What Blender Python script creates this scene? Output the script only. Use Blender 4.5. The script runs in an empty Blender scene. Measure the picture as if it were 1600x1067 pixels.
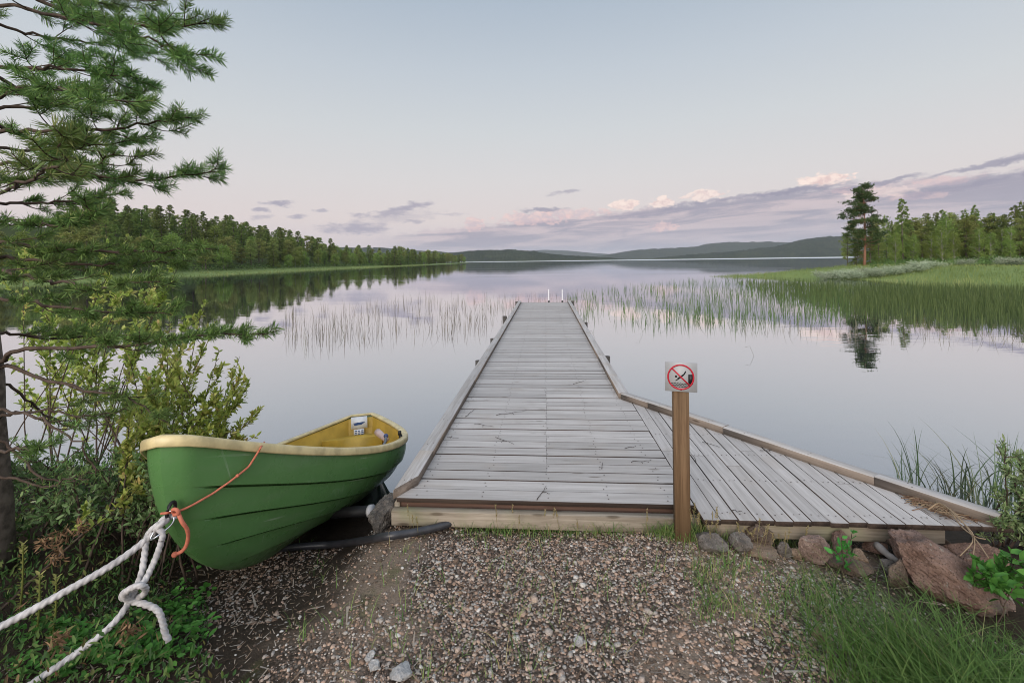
import bpy, math
import numpy as np
from math import radians, sin, cos, pi

rng = np.random.default_rng(7)
scene = bpy.context.scene
COL = scene.collection

# ------------------------------------------------------------------ camera
F, HC, ROLL = 711.0, 2.25, 0.0135          # focal length (px of a 1600 px frame), eye height over the lake, roll
cam_d = bpy.data.cameras.new("camera")
cam = bpy.data.objects.new("camera", cam_d)
COL.objects.link(cam)
cam_d.sensor_width = 36.0
cam_d.lens = 36.0 * F / 1600.0
cam_d.shift_y = -(533.5 - 407.5) / 1600.0
cam_d.clip_start = 0.05
cam_d.clip_end = 40000
import mathutils
cam.matrix_world = (mathutils.Matrix.Translation((0, 0, HC)) @ mathutils.Matrix.Rotation(pi / 2, 4, 'X')
                    @ mathutils.Matrix.Rotation(-ROLL, 4, 'Z'))
scene.camera = cam
scene.view_settings.view_transform = 'Standard'
scene.view_settings.look = 'None'
scene.view_settings.exposure = 0.0
scene.view_settings.gamma = 1.0
scene.cycles.use_denoising = True
scene.cycles.filter_width = 1.0
scene.cycles.max_bounces = 6
scene.cycles.transparent_max_bounces = 8
scene.cycles.volume_bounces = 0


def lin(r, g, b):
    def f(c):
        c /= 255.0
        return c / 12.92 if c <= 0.04045 else ((c + 0.055) / 1.055) ** 2.4
    return (f(r), f(g), f(b), 1.0)


class NT:
    """small helper for writing node trees as expressions"""
    def __init__(self, tree):
        self.t = tree
        self.n = tree.nodes
        self.l = tree.links

    def put(self, sock, v):
        if v is None:
            return
        if isinstance(v, bpy.types.NodeSocket):
            self.l.new(v, sock)
        else:
            sock.default_value = v

    def m(self, op, a, b=None, c=None, clamp=False):
        n = self.n.new('ShaderNodeMath')
        n.operation = op
        n.use_clamp = clamp
        for i, v in enumerate((a, b, c)):
            self.put(n.inputs[i], v)
        return n.outputs[0]

    def add(self, a, b): return self.m('ADD', a, b)
    def sub(self, a, b): return self.m('SUBTRACT', a, b)
    def mul(self, a, b): return self.m('MULTIPLY', a, b)

    def ss(self, x, lo, hi, a=0.0, b=1.0):
        n = self.n.new('ShaderNodeMapRange')
        n.interpolation_type = 'SMOOTHSTEP'
        self.put(n.inputs[0], x)
        for i, v in enumerate((lo, hi, a, b)):
            self.put(n.inputs[1 + i], v)
        return n.outputs[0]

    def noise(self, vec, scale, detail=3.0, rough=0.55, dist=0.0, out=0):
        n = self.n.new('ShaderNodeTexNoise')
        self.put(n.inputs['Vector'], vec)
        n.inputs['Scale'].default_value = scale
        n.inputs['Detail'].default_value = detail
        n.inputs['Roughness'].default_value = rough
        n.inputs['Distortion'].default_value = dist
        return n.outputs[out]

    def vor(self, vec, scale, out=0, feature='F1'):
        n = self.n.new('ShaderNodeTexVoronoi')
        n.feature = feature
        self.put(n.inputs['Vector'], vec)
        n.inputs['Scale'].default_value = scale
        return n.outputs[out]

    def mix(self, f, a, b, blend='MIX'):
        n = self.n.new('ShaderNodeMix')
        n.data_type = 'RGBA'
        n.blend_type = blend
        self.put(n.inputs[0], f)
        self.put(n.inputs[6], a)
        self.put(n.inputs[7], b)
        return n.outputs[2]

    def ramp(self, f, stops, interp='LINEAR'):
        n = self.n.new('ShaderNodeValToRGB')
        cr = n.color_ramp
        cr.interpolation = interp
        while len(cr.elements) < len(stops):
            cr.elements.new(0.5)
        for e, (p, c) in zip(cr.elements, stops):
            e.position = p
            e.color = c
        self.put(n.inputs[0], f)
        return n.outputs[0]

    def vecmul(self, v, s):
        n = self.n.new('ShaderNodeVectorMath')
        n.operation = 'MULTIPLY'
        self.put(n.inputs[0], v)
        self.put(n.inputs[1], s)
        return n.outputs[0]

    def attr(self, name, out='Fac'):
        n = self.n.new('ShaderNodeAttribute')
        n.attribute_name = name
        return n.outputs[out]

    def coord(self, out='Object'):
        return self.n.new('ShaderNodeTexCoord').outputs[out]

    def pos(self):
        return self.n.new('ShaderNodeNewGeometry').outputs['Position']

    def sep(self, v):
        n = self.n.new('ShaderNodeSeparateXYZ')
        self.put(n.inputs[0], v)
        return n.outputs

    def comb(self, x, y, z):
        n = self.n.new('ShaderNodeCombineXYZ')
        for i, v in enumerate((x, y, z)):
            self.put(n.inputs[i], v)
        return n.outputs[0]

    def bump(self, h, strength, dist):
        n = self.n.new('ShaderNodeBump')
        n.inputs['Strength'].default_value = strength
        n.inputs['Distance'].default_value = dist
        self.put(n.inputs['Height'], h)
        return n.outputs[0]


# ------------------------------------------------------------------ sky
SUN_EL, SUN_AZ = radians(20), radians(200)     # low evening sun behind the camera, to the left
world = bpy.data.worlds.new("World")
scene.world = world
world.use_nodes = True
wt = NT(world.node_tree)
world.node_tree.nodes.clear()


def px_dir(px, py):
    u, v = px - 800.0, py - 407.5
    u, v = u - ROLL * v, v + ROLL * u
    az = math.atan2(u, F)
    el = math.atan2(-v, math.hypot(u, F))
    return az, el


def build_sky():
    g = wt
    d = g.coord('Generated')
    x, y, z = g.sep(d)
    az = g.m('ARCTAN2', x, y)
    el = g.m('ARCSINE', z)
    stops = [(0.0, lin(196, 190, 200)), (0.035, lin(214, 201, 205)), (0.09, lin(223, 210, 208)), (0.17, lin(218, 213, 212)),
             (0.27, lin(208, 211, 213)), (0.38, lin(194, 202, 210)), (0.50, lin(174, 187, 201)), (0.7, lin(174, 189, 208)), (1.0, lin(178, 195, 215))]
    base = g.ramp(z, stops)
    # the half of the sky behind the camera still carries the afterglow
    back = g.ss(y, 0.25, -0.7)
    up = g.ss(z, 0.55, 0.9)
    glow = g.mix(back, (1, 1, 1, 1), (SKY_BACK[0], SKY_BACK[1], SKY_BACK[2], 1))
    base = g.mix(1.0, base, glow, 'MULTIPLY')
    upc = g.mix(up, (1, 1, 1, 1), (SKY_UP, SKY_UP, SKY_UP, 1))
    base = g.mix(1.0, base, upc, 'MULTIPLY')
    st = g.n.new('ShaderNodeTexSky')
    st.sky_type = 'NISHITA'
    st.sun_disc = False
    st.sun_elevation = SUN_EL
    st.sun_rotation = SUN_AZ
    nis = g.mix(1.0, st.outputs[0], (0.1, 0.1, 0.1, 1), 'MULTIPLY')
    base = g.mix(0.06, base, nis)
    # angular plane for the clouds
    pv = g.comb(az, g.mul(el, 1.0), 0.0)
    warp = g.noise(g.vecmul(pv, (14, 60, 1)), 1.0, 4.0, 0.6)
    puff = g.noise(g.vecmul(pv, (45, 70, 1)), 1.0, 5.0, 0.6)
    streak = g.noise(g.vecmul(pv, (5, 48, 1)), 1.0, 5.0, 0.58, 0.5)
    streak2 = g.noise(g.vecmul(g.comb(az, g.sub(el, g.mul(az, 0.05)), 3.7), (5, 52, 1)), 1.0, 6.0, 0.62, 0.6)
    wisp = g.noise(g.vecmul(pv, (30, 110, 1)), 1.0, 4.0, 0.6)
    wx = g.mul(g.sub(g.noise(g.vecmul(pv, (26, 60, 1)), 1.0, 4.0, 0.6), 0.5), 0.09)
    wy = g.mul(g.sub(g.noise(g.vecmul(g.comb(az, el, 5.1), (34, 60, 1)), 1.0, 4.0, 0.62), 0.5), 0.022)
    # long bank over the far shore, its top rising to the right
    top = g.n.new('ShaderNodeFloatCurve')
    pts = [(610, 366), (680, 356), (745, 352), (850, 338), (950, 330), (1060, 316), (1180, 303), (1290, 288), (1400, 281), (1500, 272), (1600, 262), (1900, 235)]
    cv = top.mapping.curves[0]
    A0, A1 = -0.4, 1.1
    xs = [((px_dir(*p)[0] - A0) / (A1 - A0), px_dir(*p)[1] / 0.3) for p in pts]
    cv.points[0].location = (0.0, 0.10)
    cv.points[1].location = (1.0, 0.62)
    for p in xs:
        cv.points.new(*p)
    top.mapping.update()
    g.put(top.inputs['Value'], g.ss(az, A0, A1) if False else g.m('DIVIDE', g.sub(az, A0), A1 - A0, clamp=True))
    T = g.mul(top.outputs[0], 0.3)
    edge = g.add(g.sub(T, el), g.mul(g.sub(puff, 0.5), 0.036))
    bank = g.mul(g.ss(edge, -0.004, 0.012), g.ss(az, -0.34, -0.12))
    deep = g.ss(g.sub(T, el), 0.0, 0.13)
    ctop = g.mix(g.ss(streak2, 0.40, 0.60), lin(154, 151, 168), lin(206, 190, 194))
    clow = g.mix(g.ss(streak, 0.38, 0.62), lin(162, 163, 178), lin(188, 182, 192))
    cbank = g.mix(deep, ctop, clow)
    base = g.mix(g.mul(bank, 0.88), base, cbank)

    def blob(cur, px, py, wa, we, col, soft=0.5, amt=1.0, rough=0.9, nz=None, tilt=0.0):
        a0, e0 = px_dir(px, py)
        a1 = px_dir(px + wa, py)[0]
        e1 = px_dir(px, py - we)[1]
        wk = 1.0 if wa > 26 else .6
        da = g.m('DIVIDE', g.add(g.sub(az, a0), g.mul(wx, wk)), abs(a1 - a0))
        de = g.m('DIVIDE', g.sub(g.add(g.sub(el, e0), g.mul(wy, wk)), g.mul(g.sub(az, a0), tilt)), abs(e1 - e0))
        r = g.m('SQRT', g.add(g.mul(da, da), g.mul(de, de)))
        v = g.add(g.sub(1.0, r), g.mul(g.sub(nz if nz is not None else wisp, 0.5), rough))
        mk = g.mul(g.ss(v, 0.0, soft), amt)
        return g.mix(mk, cur, col)
    gy = lin(168, 163, 178)
    for (px, py, wa, we, am, tl) in [(432, 318, 30, 5, .8, 0.0), (410, 328, 16, 3, .7, .0), (402, 340, 20, 5, .5, .15), (464, 339, 18, 4, .7, .1),
                                 (498, 329, 14, 3, .6, 0), (562, 337, 16, 4, .6, .05), (645, 322, 36, 6, .75, .22), (612, 333, 34, 7, .65, .1),
                                 (640, 346, 22, 4, .5, 0), (555, 357, 62, 10, .75, 0.02), (620, 340, 70, 10, .3, 0.1), (706, 335, 26, 3, .3, 0),
                                 (884, 300, 30, 3.2, .6, .1)]:
        base = blob(base, px, py, wa * 1.2, we * 1.3, gy, 0.8, min(am * 1.2, 1), 1.5, None, tl)
    # sunlit heads standing out of the bank
    lit = g.mix(g.ss(puff, 0.35, 0.6), lin(226, 200, 196), lin(252, 232, 222))
    pk = g.mix(g.ss(puff, 0.4, 0.62), lin(200, 178, 188), lin(238, 205, 200))
    for (px, py, wa, we, am, cc) in [(1290, 281, 48, 11, 1, lit), (1262, 284, 22, 8, .8, lit), (978, 320, 26, 9, .9, lit), (1034, 316, 22, 9, .85, lit), (1100, 305, 34, 8, .75, lit),
                                 (740, 352, 16, 13, .6, pk), (830, 342, 60, 11, .6, pk), (900, 334, 60, 8, .5, pk), (1035, 355, 24, 9, .55, pk), (1335, 297, 50, 5, .5, pk), (1430, 306, 60, 6, .4, pk), (1380, 300, 60, 9, .4, lit), (1480, 283, 60, 6, .35, pk)]:
        base = blob(base, px, py, wa, we * 1.1, cc, 0.35, am, 1.9, puff)
    # grey bars in front of them
    for (px, py, wa, we, am, tl) in [(848, 328, 48, 5.5, .8, 0.0), (1240, 298, 130, 7, .85, .07), (1370, 287, 110, 5, .8, .12), (1130, 312, 110, 5, .6, .07), (1530, 262, 110, 6, .8, .13), (1590, 246, 60, 9, .75, .05), (1480, 296, 120, 8, .6, .09), (1560, 280, 110, 5, .5, .1), (1010, 334, 120, 6, .55, .08)]:
        base = blob(base, px, py, wa, we, lin(150, 147, 166), 0.7, am, 0.9, streak2 if wa > 80 else wisp, tl)
    bg = g.n.new('ShaderNodeBackground')
    g.put(bg.inputs[0], base)
    bg.inputs[1].default_value = 1.06
    out = g.n.new('ShaderNodeOutputWorld')
    g.l.new(bg.outputs[0], out.inputs[0])


SKY_BACK = (2.1, 1.95, 1.8)
SKY_UP = 1.35
build_sky()
world.cycles.sampling_method = 'MANUAL'
world.cycles.sample_map_resolution = 512

sun_d = bpy.data.lights.new("sun", 'SUN')
sun = bpy.data.objects.new("sun", sun_d)
COL.objects.link(sun)
sun_d.energy = 2.7
sun_d.angle = radians(40)
sun_d.color = (1.0, 0.90, 0.80)
sdir = mathutils.Vector((sin(SUN_AZ) * cos(SUN_EL), cos(SUN_AZ) * cos(SUN_EL), sin(SUN_EL)))
sun.rotation_euler = sdir.to_track_quat('Z', 'Y').to_euler()
sun.location = (0, -20, 30)


# ------------------------------------------------------------------ helpers
def ray(px, py):
    u, v = px - 800.0, py - 407.5
    return (u - ROLL * v) / F, (v + ROLL * u) / F


def at_d(px, py, d):
    a, b = ray(px, py)
    return np.array([a * d, d, HC - b * d])


def at_z(px, py, z):
    a, b = ray(px, py)
    d = (HC - z) / b
    return np.array([a * d, d, z])


def tag(o, label=None, cat=None, group=None, kind=None):
    if label: o['label'] = label
    if cat: o['category'] = cat
    if group: o['group'] = group
    if kind: o['kind'] = kind
    return o


def empty(name, loc, label, cat, group=None, rz=0.0):
    o = bpy.data.objects.new(name, None)
    o.empty_display_size = 0.1
    COL.objects.link(o)
    o.location = tuple(float(c) for c in loc)
    o.rotation_euler = (0, 0, rz)
    return tag(o, label, cat, group)


class MB:
    """collects pieces (verts, faces, per-piece random value, material slot) into ONE mesh object"""
    def __init__(self):
        self.v, self.f, self.r, self.n = [], [], [], 0
        self.uv = []

    def add(self, v, faces, rnd=0.5, slot=0, uvw=None):
        v = np.asarray(v, np.float32).reshape(-1, 3)
        if not isinstance(faces, list) or (len(faces) and np.isscalar(faces[0][0])):
            faces = [np.asarray(faces)]
        for f in faces:
            f = np.asarray(f, np.int64)
            if f.ndim == 1: f = f[None]
            self.f.append((f + self.n, slot))
        r = np.broadcast_to(np.asarray(rnd, np.float32), (len(v),))
        self.v.append(v); self.r.append(r)
        self.uv.append(np.asarray(uvw, np.float32) if uvw is not None else v)
        self.n += len(v)
        return self

    def build(self, name, mats, parent=None, smooth=False, loc=None, world=False):
        me = bpy.data.meshes.new(name)
        v = np.concatenate(self.v); r = np.concatenate(self.r); w = np.concatenate(self.uv)
        if world and parent is not None:      # vertices given in world space
            inv = np.array(parent.matrix_basis.inverted())
            v = (v @ inv[:3, :3].T + inv[:3, 3]).astype(np.float32)
        loops = np.concatenate([f.ravel() for f, s in self.f])
        tot = np.concatenate([np.full(len(f), f.shape[1]) for f, s in self.f])
        sl = np.concatenate([np.full(len(f), s) for f, s in self.f])
        me.vertices.add(len(v)); me.vertices.foreach_set('co', v.ravel())
        me.loops.add(len(loops)); me.loops.foreach_set('vertex_index', loops.astype(np.int32))
        me.polygons.add(len(tot))
        me.polygons.foreach_set('loop_start', np.concatenate([[0], np.cumsum(tot)[:-1]]).astype(np.int32))
        try:
            me.polygons.foreach_set('loop_total', tot.astype(np.int32))
        except Exception:
            pass
        a = me.attributes.new('rnd', 'FLOAT', 'POINT'); a.data.foreach_set('value', r.astype(np.float32))
        a = me.attributes.new('loc', 'FLOAT_VECTOR', 'POINT'); a.data.foreach_set('vector', w.astype(np.float32).ravel())
        if not isinstance(mats, (list, tuple)): mats = [mats]
        for m_ in mats: me.materials.append(m_)
        me.polygons.foreach_set('material_index', sl.astype(np.int32))
        if smooth:
            me.polygons.foreach_set('use_smooth', np.ones(len(tot), bool))
        me.update(calc_edges=True)
        me.validate()
        o = bpy.data.objects.new(name, me)
        COL.objects.link(o)
        if parent is not None: o.parent = parent
        if loc is not None: o.location = tuple(float(c) for c in loc)
        return o


def recentre(o, loc=None):
    """put the object's origin at the base of its mesh"""
    n = len(o.data.vertices)
    a = np.empty(n * 3, np.float32); o.data.vertices.foreach_get('co', a); a = a.reshape(-1, 3)
    c = np.array([(a[:, 0].min() + a[:, 0].max()) / 2, (a[:, 1].min() + a[:, 1].max()) / 2, a[:, 2].min()]) if loc is None else np.asarray(loc)
    a -= c.astype(np.float32)
    o.data.vertices.foreach_set('co', a.ravel()); o.data.update()
    o.location = tuple(float(x) for x in c)
    return o


BOXF = np.array([[0, 1, 3, 2], [4, 6, 7, 5], [0, 4, 5, 1], [2, 3, 7, 6], [0, 2, 6, 4], [1, 5, 7, 3]])


def box(x0, x1, y0, y1, z0, z1):
    v = np.array([[x, y, z] for x in (x0, x1) for y in (y0, y1) for z in (z0, z1)], float)
    return v, BOXF


def bevbox(x0, x1, y0, y1, z0, z1, b):
    """box with chamfered long top edges: an 8-gon-ish section swept along its longest axis"""
    L = int(np.argmax([x1 - x0, y1 - y0, z1 - z0]))
    ax = [(1, 2), (0, 2), (0, 1)][L]
    lo = [x0, y0, z0]; hi = [x1, y1, z1]
    a0, a1, b0, b1 = lo[ax[0]], hi[ax[0]], lo[ax[1]], hi[ax[1]]
    sec = [(a0 + b, b0), (a1 - b, b0), (a1, b0 + b), (a1, b1 - b), (a1 - b, b1), (a0 + b, b1), (a0, b1 - b), (a0, b0 + b)]
    v = []
    for e in (lo[L], hi[L]):
        for (p, q) in sec:
            c = [0, 0, 0]; c[L] = e; c[ax[0]] = p; c[ax[1]] = q
            v.append(c)
    q = np.array([[i, (i + 1) % 8, 8 + (i + 1) % 8, 8 + i] for i in range(8)])
    return np.array(v), [q, np.arange(8)[None, ::-1], np.arange(8, 16)[None]]


def smooth_path(p, n):
    """Catmull-Rom through points -> n samples"""
    p = np.asarray(p, float)
    if len(p) == 2:
        t = np.linspace(0, 1, n)[:, None]
        return p[0] * (1 - t) + p[1] * t
    q = np.vstack([2 * p[0] - p[1], p, 2 * p[-1] - p[-2]])
    out = []
    m = len(p) - 1
    for s in np.linspace(0, m - 1e-6, n):
        i = int(s); t = s - i
        a, b, c, d = q[i], q[i + 1], q[i + 2], q[i + 3]
        out.append(0.5 * ((2 * b) + (-a + c) * t + (2 * a - 5 * b + 4 * c - d) * t * t + (-a + 3 * b - 3 * c + d) * t ** 3))
    return np.array(out)


def tube(P, R, k=6, lobes=0, amp=0.0, twist=0.0, cap=True):
    P = np.asarray(P, float); n = len(P)
    R = np.broadcast_to(np.asarray(R, float), (n,))
    T = np.gradient(P, axis=0); T /= np.linalg.norm(T, axis=1)[:, None] + 1e-9
    up = np.array([0.13, 0.21, 1.0]) if abs(T[:, 2]).mean() < 0.8 else np.array([1.0, 0.2, 0.1])
    A = np.cross(T, up); A /= np.linalg.norm(A, axis=1)[:, None] + 1e-9
    B = np.cross(T, A)
    th = np.linspace(0, 2 * pi, k, endpoint=False)
    s = np.concatenate([[0], np.cumsum(np.linalg.norm(np.diff(P, axis=0), axis=1))])
    rr = np.ones((n, k))
    if lobes:
        rr = 1 + amp * np.abs(np.cos(lobes / 2 * (th[None] + twist * s[:, None]))) - amp * .6
    ring = P[:, None] + R[:, None, None] * rr[..., None] * (np.cos(th)[None, :, None] * A[:, None] + np.sin(th)[None, :, None] * B[:, None])
    v = ring.reshape(-1, 3)
    i = np.arange(n - 1)[:, None] * k; j = np.arange(k)[None]; j2 = (j + 1) % k
    q = np.stack([i + j, i + j2, i + k + j2, i + k + j], -1).reshape(-1, 4)
    fs = [q]
    if cap:
        fs += [np.arange(k)[None, ::-1], (np.arange(k) + (n - 1) * k)[None]]
    return v, fs


def norm(a):
    return a / (np.linalg.norm(a, axis=-1, keepdims=True) + 1e-9)


def blades(base, h, lean, width, segs=3, az=None, curve=1.0, r=None):
    """grass blades: N ribbons, lean = horizontal travel of the tip"""
    N = len(base)
    az = r.uniform(0, 2 * pi, N) if az is None else az
    d = np.stack([np.cos(az), np.sin(az), 0 * az], 1)
    fa = az + pi / 2 + r.normal(0, .5, N)
    side = np.stack([np.cos(fa), np.sin(fa), 0 * fa], 1)
    t = np.linspace(0, 1, segs + 1)
    c = base[:, None] + d[:, None] * (lean[:, None] * t ** (1 + curve))[..., None]
    droop = np.where(lean > h, .35, 0.12)
    z = h[:, None] * (t[None] - droop[:, None] * t[None] ** 3)
    c[..., 2] += z
    w = width[:, None] * (1 - t[None] ** 1.6) * .5 + width[:, None] * .04
    L = c - side[:, None] * w[..., None]; Rr = c + side[:, None] * w[..., None]
    v = np.stack([L, Rr], 2).reshape(N, -1, 3)
    m_ = 2 * (segs + 1)
    q = np.array([[2 * i, 2 * i + 1, 2 * i + 3, 2 * i + 2] for i in range(segs)])
    f = (np.arange(N)[:, None, None] * m_ + q[None]).reshape(-1, 4)
    return v.reshape(-1, 3), f, m_


def leaves(base, d, nrm, L, W):
    """oval leaves, two halves folded a little along the midrib"""
    N = len(base)
    d = norm(d); s = norm(np.cross(d, nrm)); n = np.cross(s, d)
    L = np.broadcast_to(L, (N,))[:, None]; W = np.broadcast_to(W, (N,))[:, None]
    p0 = base; p1 = base + d * L * .35 + s * W * .5 + n * W * .12; p2 = base + d * L * .75 + s * W * .36 + n * W * .05
    p3 = base + d * L - n * L * .08; p4 = base + d * L * .75 - s * W * .36 + n * W * .05; p5 = base + d * L * .35 - s * W * .5 + n * W * .12
    pm = base + d * L * .5 - n * W * .05
    v = np.stack([p0, p1, p2, p3, p4, p5, pm], 1).reshape(-1, 3)
    q = np.array([[0, 1, 2, 6], [6, 2, 3, 3], [0, 6, 4, 5], [6, 3, 4, 4]])
    quads = np.array([[0, 1, 2, 6], [0, 6, 4, 5]]); tris = np.array([[6, 2, 3], [6, 3, 4]])
    o = np.arange(N)[:, None, None] * 7
    return v, [(o + quads).reshape(-1, 4), (o + tris).reshape(-1, 3)], 7


def tufts(base, d, L, W, r):
    """needle-clump / leaf-clump faces: diamonds oriented along d with random roll"""
    N = len(base)
    d = norm(d); rv = r.normal(size=(N, 3)); s = norm(np.cross(d, rv))
    L = np.broadcast_to(L, (N,))[:, None]; W = np.broadcast_to(W, (N,))[:, None]
    v = np.stack([base, base + d * L * .55 + s * W * .5, base + d * L, base + d * L * .45 - s * W * .5], 1).reshape(-1, 3)
    f = np.arange(N)[:, None] * 4 + np.arange(4)[None]
    return v, f, 4


def ico(sub=1):
    import bmesh
    bm = bmesh.new(); bmesh.ops.create_icosphere(bm, subdivisions=sub, radius=1.0)
    v = np.array([x.co[:] for x in bm.verts]); bm.verts.index_update()
    f = np.array([[q.index for q in p.verts] for p in bm.faces]); bm.free()
    return v, f


def vnoise(p, seed=0):
    """cheap smooth 3-D value noise in numpy, range about -1..1"""
    p = np.asarray(p, float); i = np.floor(p).astype(np.int64); f = p - i; f = f * f * (3 - 2 * f)
    def h(a, b, c):
        n = (a * 374761393 + b * 668265263 + c * 2147483647 + seed * 974711) & 0xffffffff
        n = ((n ^ (n >> 13)) * 1274126177) & 0xffffffff
        n = n ^ (n >> 16)
        return (n & 0xffff) / 32767.5 - 1
    r_ = 0
    for dx in (0, 1):
        for dy in (0, 1):
            for dz in (0, 1):
                w = (f[..., 0] if dx else 1 - f[..., 0]) * (f[..., 1] if dy else 1 - f[..., 1]) * (f[..., 2] if dz else 1 - f[..., 2])
                r_ = r_ + w * h(i[..., 0] + dx, i[..., 1] + dy, i[..., 2] + dz)
    return r_


def sstep(x, a, b):
    t = np.clip((x - a) / (b - a), 0, 1)
    return t * t * (3 - 2 * t)


# ------------------------------------------------------------------ materials
def material(name, build, **kw):
    m_ = bpy.data.materials.new(name)
    m_.use_nodes = True
    t = m_.node_tree
    t.nodes.clear()
    g = NT(t)
    out = t.nodes.new('ShaderNodeOutputMaterial')
    p = t.nodes.new('ShaderNodeBsdfPrincipled')
    t.links.new(p.outputs[0], out.inputs[0])
    p.inputs['Roughness'].default_value = kw.get('rough', 0.8)
    p.inputs['Specular IOR Level'].default_value = kw.get('spec', 0.3)
    if 'metal' in kw: p.inputs['Metallic'].default_value = kw['metal']
    build(g, p, out)
    return m_


def flat(name, c, rough=0.6, spec=0.4, var=0.15, scale=12.0, bump=0.0, metal=0.0):
    def b(g, p, out):
        n = g.noise(g.coord(), scale, 4)
        k = g.ss(n, .3, .7, 1 - var, 1 + var)
        col = g.mix(1.0, (c[0], c[1], c[2], 1), g.comb(k, k, k), 'MULTIPLY')
        g.put(p.inputs['Base Color'], col)
        if bump: g.put(p.inputs['Normal'], g.bump(g.noise(g.coord(), scale * 5, 4), 0.6, bump))
    return material(name, b, rough=rough, spec=spec, metal=metal)


def leafmat(name, stops, rough=0.55, trans=0.25):
    """foliage coloured by each leaf's own random value"""
    def b(g, p, out):
        r_ = g.attr('rnd')
        c = g.ramp(r_, [(i / (len(stops) - 1), (s[0], s[1], s[2], 1)) for i, s in enumerate(stops)])
        oi = g.n.new('ShaderNodeObjectInfo').outputs['Random']
        hs = g.n.new('ShaderNodeHueSaturation')
        g.put(hs.inputs['Value'], g.ss(oi, 0, 1, .8, 1.2))
        g.put(hs.inputs['Hue'], g.ss(oi, 0, 1, .485, .515))
        g.put(hs.inputs['Color'], c)
        g.put(p.inputs['Base Color'], hs.outputs[0])
        tr = g.n.new('ShaderNodeBsdfTranslucent')
        g.put(tr.inputs[0], hs.outputs[0])
        mx = g.n.new('ShaderNodeMixShader')
        mx.inputs[0].default_value = trans
        g.l.new(p.outputs[0], mx.inputs[1]); g.l.new(tr.outputs[0], mx.inputs[2])
        g.l.new(mx.outputs[0], out.inputs[0])
    return material(name, b, rough=rough, spec=0.25)


def woodmat(name, a, b_, grain=(1.2, 26, 26), warm=None, knots=True, rough=0.85):
    """sawn timber; 'loc' runs along x, 'rnd' differs from board to board"""
    def bld(g, p, out):
        loc = g.attr('loc', 'Vector'); r_ = g.attr('rnd')
        sh = g.n.new('ShaderNodeVectorMath'); sh.operation = 'ADD'
        g.put(sh.inputs[0], loc); g.put(sh.inputs[1], g.comb(g.mul(r_, 37.0), g.mul(r_, 11.0), 0.0))
        v = sh.outputs[0]
        n1 = g.noise(g.vecmul(v, grain), 1.0, 5, .65, .4)
        n2 = g.noise(g.vecmul(v, (grain[0] * 3, grain[1] * 4, grain[2] * 4)), 1.0, 4, .7)
        n3 = g.noise(v, 2.3, 3)
        f = g.add(g.mul(n1, .65), g.mul(n2, .35))
        c = g.mix(g.ss(f, .36, .66), a, b_)
        k = g.ss(r_, 0, 1, .82, 1.12)
        c = g.mix(1.0, c, g.comb(k, k, g.mul(k, 1.01)), 'MULTIPLY')
        if warm: c = g.mix(g.mul(g.ss(n3, .52, .72), .45), c, warm)
        if knots:
            kn = g.vor(g.vecmul(v, (2.2, 9, 9)), 1.0)
            c = g.mix(g.mul(g.ss(kn, .13, .05), .75), c, (a[0] * .42, a[1] * .38, a[2] * .34, 1))
        cr = g.ss(g.noise(g.vecmul(v, (1.5, 70, 70)), 1.0, 2), .30, .25)
        c = g.mix(g.mul(cr, .45), c, (a[0] * .4, a[1] * .4, a[2] * .4, 1))
        st_ = g.ss(g.noise(g.coord(), 1.7, 6, .7), .50, .72)
        c = g.mix(g.mul(st_, .22), c, (a[0] * .55, a[1] * .52, a[2] * .47, 1))
        g.put(p.inputs['Base Color'], c)
        g.put(p.inputs['Normal'], g.bump(f, .5, .003))
    return material(name, bld, rough=rough, spec=.25)


M = {}
M['deck'] = woodmat('weathered_deck_wood', (.355, .328, .308, 1), (.49, .458, .436, 1), warm=(.36, .315, .28, 1))
M['curb'] = woodmat('weathered_curb_wood', (.33, .30, .275, 1), (.49, .465, .45, 1), warm=(.40, .32, .25, 1))
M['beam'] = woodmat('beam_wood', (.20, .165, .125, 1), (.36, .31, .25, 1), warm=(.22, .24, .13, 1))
M['riser'] = woodmat('dark_brown_wood', (.065, .04, .032, 1), (.13, .075, .055, 1))  # dark brown tone for the recessed riser board
M['post'] = woodmat('impregnated_post_wood', (.095, .055, .029, 1), (.20, .125, .07, 1), warm=(.13, .085, .045, 1))
M['pile'] = woodmat('old_pile_wood', (.05, .045, .04, 1), (.11, .10, .09, 1))
M['edge'] = woodmat('grimy_shaded_board_edge', (.05, .036, .03, 1), (.10, .072, .058, 1), knots=False)  # dirty brown board sides, darkened to paint in the shade of the gaps
M['tan'] = woodmat('timber_side', (.17, .135, .11, 1), (.28, .235, .20, 1), warm=(.22, .17, .12, 1))
M['nail'] = flat('rusty_nail', (.06, .045, .04), .7, .4)
M['joist'] = flat('joist_wood', (.05, .04, .035), .9, .1)


# ------------------------------------------------------------------ land and water
LEFT_BANK = np.array([(-30, 4), (-48, 14), (-58, 40), (-65, 94), (-67, 160), (-61, 290), (-56, 615), (-90, 660), (-2500, 900), (-2500, -900), (-30, -900)], float)
PENINSULA = np.array([(25, 55), (30, 49.5), (34, 43), (36, 36), (37, 28), (38, 15), (36, 4), (38, -900), (2500, -900), (2500, 300), (260, 190), (110, 112), (66, 79), (44, 63)], float)


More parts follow.
